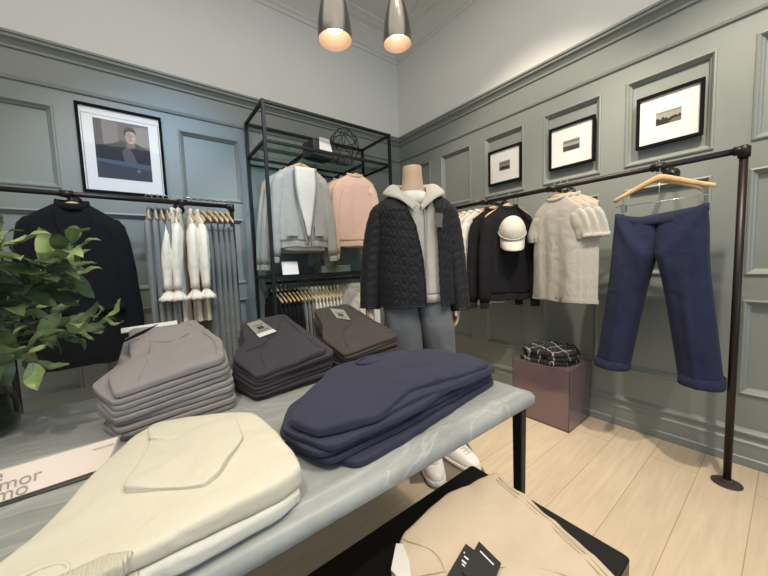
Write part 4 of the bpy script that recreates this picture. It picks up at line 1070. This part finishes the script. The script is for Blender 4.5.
def plaid():
    m, nt, b_ = nmat('black_plaid_wool'); tc = nt.nodes.new('ShaderNodeTexCoord')
    mp = nt.nodes.new('ShaderNodeMapping'); mp.inputs['Rotation'].default_value = (0, 0, .5); nt.links.new(tc.outputs['Object'], mp.inputs[0])
    sp = nt.nodes.new('ShaderNodeSeparateXYZ'); nt.links.new(mp.outputs[0], sp.inputs[0])
    def line(out, sc, w_):
        a = nt.nodes.new('ShaderNodeMath'); a.operation = 'MULTIPLY'; a.inputs[1].default_value = sc; nt.links.new(out, a.inputs[0])
        f = nt.nodes.new('ShaderNodeMath'); f.operation = 'FRACT'; nt.links.new(a.outputs[0], f.inputs[0])
        c_ = nt.nodes.new('ShaderNodeMath'); c_.operation = 'LESS_THAN'; c_.inputs[1].default_value = w_; nt.links.new(f.outputs[0], c_.inputs[0]); return c_.outputs[0]
    a = line(sp.outputs[0], 11, .07); b2 = line(sp.outputs[1], 14, .05)
    ad = nt.nodes.new('ShaderNodeMath'); ad.operation = 'ADD'; ad.use_clamp = True; nt.links.new(a, ad.inputs[0]); nt.links.new(b2, ad.inputs[1])
    mx = nt.nodes.new('ShaderNodeMix'); mx.data_type = 'RGBA'; mx.inputs[6].default_value = (.012, .012, .013, 1); mx.inputs[7].default_value = (.36, .35, .33, 1)
    nt.links.new(ad.outputs[0], mx.inputs[0]); nt.links.new(mx.outputs[2], b_.inputs['Base Color']); b_.inputs['Roughness'].default_value = .9
    return m
PLD = plaid()
os_ = [(-.375, -1.99), (-.28, -2.065), (-.16, -2.07), (-.06, -2.02), (-.05, -1.86), (-.09, -1.75), (-.22, -1.715), (-.35, -1.735), (-.38, -1.86)]
hs = lambda k: (lambda x, y: .4275+k*(.030+.012*math.exp(-((x+.2)**2+(y+1.9)**2)/.012)))
sc_ = []
for i in range(3):
    sh = [( -.004, .006), (.004, -.004), (0, .004)][i]
    sc_.append(folded('folded_plaid_shirt', 'black and white plaid shirt folded on the plum box, ' + ['bottom of three', 'middle of three', 'topmost of three'][i], 'shirt', [(x+sh[0], y+sh[1]) for x, y in os_], hs(i), (lambda x, y, f=hs(i+1): f(x, y)-.0005), PLD, 'plaid shirts folded on the plum box', 181+i, 1, .014 if i == 2 else .003, 16, .14, jit=.08*i, wave=.016))

# rack shelf things: card + folded teal knitwear + black belt bag
cd = thing('price_card', 'small white price card leaning on the rack glass shelf below the hoodie', 'sign', (-1.60, -.44, 1.1145), math.radians(-8))
g = G().loft([[(-.065, 0, 0), (.065, 0, 0), (.065, .001, 0), (-.065, .001, 0)], [(-.065, .035, .105), (.065, .035, .105), (.065, .0362, .105), (-.065, .0362, .105)]]); g.build('card', WHITEP, cd, False)
G().box((-.065, 0.0, -.0), (.065, .05, .002)).build('foot', acr, cd, False)
TEAL = fabric('sage_knit', (.13, .18, .155), .1)
os2 = [(-1.31, -.43), (-1.02, -.43), (-.99, -.36), (-1.0, -.22), (-1.05, -.16), (-1.27, -.16), (-1.31, -.24)]
for i in range(3):
    folded('folded_sweater', 'sage green folded sweater on the rack glass shelf, ' + ['bottom of three', 'middle of three', 'topmost of three'][i], 'sweater', os2, lambda x, y, i=i: 1.1145+.02*i, lambda x, y, i=i: 1.134+.02*i, TEAL, 'sage sweaters on the rack shelf', 191+i, 2, .002)

# ------------------------------------------------------------------ mannequin
SKIN = plain('mannequin_beige', (.52, .37, .26), .55)
MX = (-1.295, -1.605); MR = math.radians(-33.5)
mn = thing('mannequin', 'headless beige mannequin in dark quilted jacket, cream zip hoodie, grey trousers and white sneakers', 'mannequin', (MX[0], MX[1], 0), MR)
def sup(a, b_, z, cy=0, n=72, p=.85, cx=0): return [Vector((cx+a*sgn(math.cos(2*PI*k/n), p), cy+b_*sgn(math.sin(2*PI*k/n), p), z)) for k in range(n)]
# body: neck, torso
prof = [(.085, .095, .95), (.15, .10, .97), (.165, .105, 1.05), (.16, .10, 1.2), (.175, .11, 1.35), (.185, .11, 1.46), (.16, .09, 1.52), (.09, .07, 1.56), (.070, .070, 1.585), (.062, .062, 1.62), (.056, .056, 1.68), (.055, .055, 1.722), (.053, .053, 1.726)]
g = G().loft([sup(a, b_, z, .01, 48, 1.0) for a, b_, z in prof]); body = g.build('body', SKIN, mn)
# grey trousers
TROU = heather('grey_blue_trouser', (.115, .122, .135), .15)
g, e0_, e1_ = trousers_geo(.09, .182, .074, .80, 1.04, .098, 3.3, .022, .004, .0)
for v in g.v:
    k = max(0, (.92-v.z)/.83); v.x += .118*k; v.y *= (1-.5*k); v.y += .012*k; v.y += .005*math.sin(v.z*22)*k+.010*nz(v.x*6, v.z*7, 4)*min(1, k*3)
g.build('trousers', TROU, mn)
pk_ = G()
for s in (-1, 1): pk_.tube([(s*.175, -.075, .96), (s*.187, -.045, .88), (s*.196, -.02, .80)], .0025, 6)
pk_.build('pocket_seam', TROU, mn)
# open shells
def shell(z0, z1, fa, gapf, nz_, nr, bumpf, cy=0):
    """open-front shell, angle measured from the front gap"""
    rows = []
    for i in range(nz_+1):
        t = i/nz_; z = z0+(z1-z0)*t; a, b_ = fa(t); gl, gr = gapf(t)
        # find angles where x = gl on front-left and gr on front-right
        th0 = -PI/2+math.asin(max(-1, min(1, gr/a))); th1 = -PI/2+math.asin(max(-1, min(1, gl/a)))+2*PI
        row = []
        for k in range(nr+1):
            th = th0+(th1-th0)*k/nr; c_, s_ = math.cos(th), math.sin(th); bb = bumpf(th, z, t)
            zz = z
            row.append(Vector((a*sgn(c_, .85)+bb*c_, cy+b_*sgn(s_, .85)+bb*s_, zz)))
        rows.append(row)
    vv = [p for r in rows for p in r]; m = nr+1
    return vv, [(i*m+k, i*m+k+1, (i+1)*m+k+1, (i+1)*m+k) for i in range(nz_) for k in range(nr)], rows
def lerp_tab(tab, t):
    for i in range(len(tab)-1):
        if t <= tab[i+1][0]:
            u = (t-tab[i][0])/(tab[i+1][0]-tab[i][0]); return tuple(tab[i][j]*(1-u)+tab[i+1][j]*u for j in range(1, len(tab[i])))
    return tab[-1][1:]
# hoodie worn (part of the dressed mannequin)
HDC = heather('cream_heather_fleece', (.50, .475, .42), .12)
fa = lambda t: lerp_tab([(0, .185, .125), (.5, .185, .125), (.85, .195, .125), (.93, .17, .11), (1, .105, .08)], t)
vv, ff, rw = shell(.995, 1.575, fa, lambda t: (.0385, .0395) if t < .80 else (.039-.10*((t-.8)/.2), .04+.05*((t-.8)/.2)), 40, 80, lambda th, z, t: .003*nz(th*3, z*9))
hb = G().add(vv, ff).build('hoodie', HDC, mn); m = hb.modifiers.new('s', 'SOLIDIFY'); m.thickness = .006
hbd = G(); rr = [[p+Vector((0, 0, -dz)) for p in rw[0]] for dz in (0, .02, .045)]; hbd.loft(rr, False, False)
o = hbd.build('hoodie_hem_band', ribbed('cream_heather_rib', (.50, .475, .42), 300, 0), mn); o.modifiers.new('s', 'SOLIDIFY').thickness = .008
zp = [Vector((.039, -.130, .955)), Vector((.039, -.131, 1.2)), Vector((.039, -.130, 1.40)), Vector((.036, -.124, 1.47))]
G().tube(bez(zp, 6), .0035, 8).build('zip', plain('zip_light', (.45, .45, .44), .35, .7), mn)
# hood collar : ruffled band around the neck opening down to the zip
g = G(); rings = []
def sym(P, n=12):
    P = [Vector(p) for p in P]; L = [Vector((-p.x, p.y, p.z)) for p in P[:-1]]; return bez(L+[P[-1]]+P[:-1][::-1], n)
inn = sym([(.010, -.128, 1.475), (.045, -.085, 1.535), (.072, -.01, 1.600), (.060, .055, 1.625), (0, .080, 1.630)])
out = sym([(.022, -.150, 1.462), (.100, -.145, 1.520), (.185, -.035, 1.565), (.125, .125, 1.590), (0, .155, 1.590)])
for a, c in zip(inn, out):
    m_ = (a+c)/2; h_ = (a-c).length*.34; d = (c-a)
    rings.append([a+Vector((0, 0, -.012)), a, a.lerp(c, .25)+Vector((0, 0, h_*.8)), m_+Vector((0, 0, h_)), a.lerp(c, .78)+Vector((0, 0, h_*.6)), c, c-d*.12+Vector((0, 0, -.012)), c-d*.4+Vector((0, 0, -.012))])
g.loft(rings, False, False); o = g.build('hood', HDC, mn); m = o.modifiers.new('s', 'SOLIDIFY'); m.thickness = .007; m2 = o.modifiers.new('u', 'SUBSURF'); m2.levels = 1; m2.render_levels = 1
# white tee neck
G().loft([sup(a, b_, z, cy, 40, 1.0) for a, b_, z, cy in ((.12, .10, 1.50, -.01), (.10, .088, 1.545, -.005), (.078, .072, 1.572, .0), (.068, .066, 1.580, .004), (.064, .062, 1.577, .004))]).build('tshirt', WHT, mn)
# quilted jacket
def quilt_mat():
    m = fabric('quilted_nylon', (.0085, .0088, .011), .15, 8, .1, 200, .1, .68); nt = m.node_tree
    b_ = nt.nodes['Principled BSDF']; b_.inputs['Specular IOR Level'].default_value = .35
    return m
QM = quilt_mat()
def quilt(u, v):
    # onion quilting: crossing wavy seams
    w_ = .9*math.sin(v*1.15+u*.3); a = abs(math.sin(u+w_)); b_ = abs(math.sin(v*.62-u*.55+.7*math.sin(u*1.3))); return .0050*min(1, 1.5*math.sqrt(a*b_))
fa = lambda t: lerp_tab([(0, .222, .152), (.3, .215, .150), (.6, .212, .148), (.85, .222, .140), (.93, .20, .120), (1, .13, .095)], t)
gp = lambda t: lerp_tab([(0, .022, .105), (.4, .012, .100), (.7, -.01, .095), (.86, -.045, .085), (1, -.075, .085)], t)
vv, ff, rw = shell(.935, 1.565, fa, gp, 150, 300, lambda th, z, t: quilt(th*21, z*105)+.004*nz(th*2, z*5)*(1.3-t))
jb = G().add(vv, ff).build('jacket_body', QM, mn); jb.modifiers.new('s', 'SOLIDIFY').thickness = .007
G().tube(rw[0], .005, 8).build('jacket_hem_binding', BLACKM, mn)
for e in (0, -1): G().tube([r[e] for r in rw], .0045, 8).build('jacket_front_binding', BLACKM, mn)
# collar of the jacket laid open
for s in (-1, 1):
    pts = [r[-1 if s < 0 else 0] for r in rw if r[0].z > 1.44]
for s in (-1, 1):
    P = bez([(s*.150, .005, 1.485), (s*.198, .008, 1.42), (s*(.245 if s < 0 else .235), .01, 1.22), (s*(.275 if s < 0 else .262), -.015, .925 if s < 0 else .895)], 30); rings = []
    for i, p in enumerate(P):
        t = i/(len(P)-1); T = (P[min(i+1, len(P)-1)]-P[max(0, i-1)]).normalized(); Yx = Vector((0, 1, 0)); Yx = (Yx-T*Yx.dot(T)).normalized(); X = T.cross(Yx)
        r = (.074*(1-t)+.055*t)*(.78+.22*min(1, t/.2)); n = 48
        rings.append([p+X*(r+quilt(2*PI*k/n*4, p.z*105)+.003*nz(k*.3, p.z*8))*math.cos(2*PI*k/n)+Yx*(r*1.05+quilt(2*PI*k/n*4, p.z*105))*math.sin(2*PI*k/n) for k in range(n)])
    sv = G().loft(rings).build('jacket_sleeve', QM, mn)
    e = rings[-1]; c_ = sum(e, Vector())/len(e); T = (c_-sum(rings[-2], Vector())/len(e)).normalized()
    G().loft([[c_+(p-c_)*q_+T*d for p in e] for q_, d in ((1.02, -.006), (1.02, .006), (.9, .006))]).build('sleeve_binding', BLACKM, sv)
tgm = G().add([(.095, -.150, 1.44), (.135, -.147, 1.435), (.128, -.155, 1.36), (.09, -.158, 1.365)], [(0, 1, 2, 3)]).build('swing_tag', plain('tag_brown', (.10, .085, .075), .5), mn, False); tgm.modifiers.new('s', 'SOLIDIFY').thickness = .002; tgm['label'] = 'brown-grey hang tag'
# shoulder yoke closing
# hands: one continuous mesh per hand with five fingers
def hand(side):
    me = bpy.data.meshes.new('hand'); bm = bmesh.new(); lay = bm.verts.layers.skin.verify()
    bx_, by_, bz_ = side*(.276 if side < 0 else .245), (-.018 if side < 0 else .01), (.94 if side < 0 else .985)
    def V(p, r):
        v = bm.verts.new(p); v[lay].radius = (r, r*.8); return v
    w0 = V((bx_, by_, bz_), .026); w0[lay].use_root = True
    w1 = V((bx_, by_-.004, bz_-.045), .027); bm.edges.new((w0, w1))
    pm = V((bx_, by_-.010, bz_-.095), .033); bm.edges.new((w1, pm))
    for k, (L, off) in enumerate(((.062, -.030), (.074, -.010), (.070, .010), (.052, .029))):
        a = V((bx_-side*.002, by_-.012+off, bz_-.125), .0095); b2 = V((bx_-side*.008, by_-.016+off*1.08, bz_-.125-L*.5), .0088); c2 = V((bx_-side*.022, by_-.017+off*1.1, bz_-.125-L), .0068)
        bm.edges.new((pm, a)); bm.edges.new((a, b2)); bm.edges.new((b2, c2))
    a = V((bx_-side*.010, by_-.045, bz_-.075), .012); b2 = V((bx_-side*.018, by_-.062, bz_-.105), .010); c2 = V((bx_-side*.022, by_-.066, bz_-.132), .008)
    bm.edges.new((w1, a)); bm.edges.new((a, b2)); bm.edges.new((b2, c2))
    bm.to_mesh(me); bm.free(); me.materials.append(SKIN)
    o = bpy.data.objects.new('hand', me); COL.objects.link(o)
    sk = o.modifiers.new('sk', 'SKIN'); sk.use_smooth_shade = True; sb = o.modifiers.new('sb', 'SUBSURF'); sb.levels = 2; sb.render_levels = 2
    dg = bpy.context.evaluated_depsgraph_get(); dg.update(); m2 = bpy.data.meshes.new_from_object(o.evaluated_get(dg)); bpy.data.objects.remove(o)
    for p in m2.polygons: p.use_smooth = True
    m2.name = 'hand'
    if not m2.materials: m2.materials.append(SKIN)
    r = bpy.data.objects.new('hand', m2); COL.objects.link(r); r.parent = mn; return r
hand(-1); hand(1)
# sneakers
SNK = plain('white_leather', (.72, .69, .65), .4); SOLE = plain('white_rubber_sole', (.66, .63, .58), .55)
def sneaker(px, py, rz):
    Mx = Matrix.Translation((px, py, .012)) @ Matrix.Rotation(rz, 4, 'Z') @ Matrix.Diagonal((1.22, 1.06, 1.1, 1))
    def outl(y):   # y from heel 0 (back) to toe .29 (front = -y)
        t = y/.29
        return (.034+.014*math.sin(PI*min(1, t*1.15))**1.0+.006*t)*(1-max(0, (t-.82)/.18)**2.2*.75)*(1-max(0, (.08-t)/.08)**2*.5)
    n = 28; rings = []; sr = []
    for i in range(25):
        y = .003+.284*i/24; t = y/.29; w_ = outl(y)
        hgt = lerp_tab([(0, .075), (.12, .085), (.32, .082), (.42, .085), (.62, .062), (.85, .042), (.96, .030), (1, .016)], t)[0]
        rings.append([Vector((w_*sgn(math.cos(a), .75), -y, .024+(hgt)*max(0, math.sin(a))**(.75) - (0.002 if math.sin(a) < 0 else 0))) for a in [2*PI*k/n for k in range(n)]])
        sr.append([Vector(((w_+.005)*sgn(math.cos(a), .6), -y*(1.02)+.003, .014+.014*sgn(math.sin(a), .4))) for a in [2*PI*k/16 for k in range(16)]])
    up_ = G().loft(rings).xf(Mx).build('sneaker', SNK, mn)
    G().loft(sr).xf(Mx).build('sole', SOLE, up_)
    g = G()
    for j in range(6):
        y = .125+.019*j; t = y/.29; hgt = .024+lerp_tab([(0, .075), (.32, .082), (.42, .085), (.62, .062), (.85, .042)], t)[0]
        g.tube([(-.022, -y, hgt-.007), (0, -y-.004, hgt+.003), (.022, -y, hgt-.007)], .0032, 8)
        if j < 5: g.tube([(-.022, -y, hgt-.006), (0, -y-.009, hgt+.002), (.022, -y-.016, hgt-.010)], .0026, 6)
    g.xf(Mx).build('laces', plain('lace_grey_white', (.50, .48, .45), .7), up_)
    g = G().tube([(0, -.10, .085), (0, -.085, .125)], [.02, .018], 12, flat=.35); g.xf(Mx).build('tongue', SNK, up_)
    G().loft([[Mx@Vector(p) for p in sup(.028, .033, z, -.055, 24, 1)] for z in (.09, .14)]).build('ankle', SKIN, up_)
sneaker(.036, -.012, math.radians(0)); sneaker(.128, .030, math.radians(30))
G().box((-.10, -.26, 0), (.32, .16, .010)).build('base_plate', plain('base_plate_metal', (.33, .28, .22), .3, .6), mn, False)
G().tube([(.0, .14, .01), (.02, .09, .45)], .009, 12).build('support_rod', CHROME, mn)

# ------------------------------------------------------------------ pendant lamps
NICK = plain('brushed_nickel', (.21, .195, .18), .30, .95); INN = plain('lamp_inner_reflector', (.42, .31, .23), .5)
BULB = plain('bulb_glow', (1, .9, .75), .5, emit=(1.0, .86, .66), es=7)
def pendant(loc, label, tilt=(0, 0)):
    t = thing('pendant_lamp', label, 'lamp', loc); t.rotation_euler = (tilt[0], tilt[1], 0)
    R = .076
    pr_ = [(R, 0), (R*1.005, .004), (R*1.0, .035), (R*.96, .07), (R*.88, .11), (R*.77, .15), (R*.63, .19), (R*.49, .225), (R*.37, .26), (R*.31, .30), (R*.30, .35), (.004, .355)]
    autosmooth(G().lathe(pr_, 48).build('lamp_shade', NICK, t), 1.0)
    G().lathe([(R*.985, 0), (R*.965, .05), (R*.86, .10), (R*.72, .145), (.001, .152)], 40).build('reflector', INN, t)
    G().lathe([(.001, .036), (.022, .040), (.036, .052), (.040, .070), (.034, .095), (.016, .12), (.001, .15)], 28).build('bulb', BULB, t)
    G().tube([(0, 0, .35), (0, 0, 3.70-loc[2])], .0035, 8).build('cord', BLACKM, t)
    G().lathe([(.001, 3.70-loc[2]), (.055, 3.70-loc[2]), (.055, 3.68-loc[2]), (.001, 3.675-loc[2])], 28).build('ceiling_cup', NICK, t)
    d = bpy.data.lights.new('pendant_light', 'SPOT'); d.energy = 26; d.color = WARM; d.spot_size = math.radians(110); d.spot_blend = .8; d.shadow_soft_size = .03
    o = bpy.data.objects.new('pendant_light', d); COL.objects.link(o); o.parent = t; o.location = (0, 0, .06)
    return t
pendant((-1.80, -1.66, 2.19), 'left brushed nickel pendant lamp hanging above the table')
pendant((-1.375, -1.60, 2.365), 'right brushed nickel pendant lamp hanging above the table')
tk = thing('light_track', 'black ceiling light track behind the right pendant lamp', 'track', (-.45, -1.9, 3.62))
G().box((-.02, -1.6, 0), (.02, 1.25, .03)).build('track_bar', BLACKM, tk, False)
G().box((-.012, -.5, .03), (.012, -.47, .08)).box((-.012, .47, .03), (.012, .5, .08)).build('mounting_stem', BLACKM, tk, False)
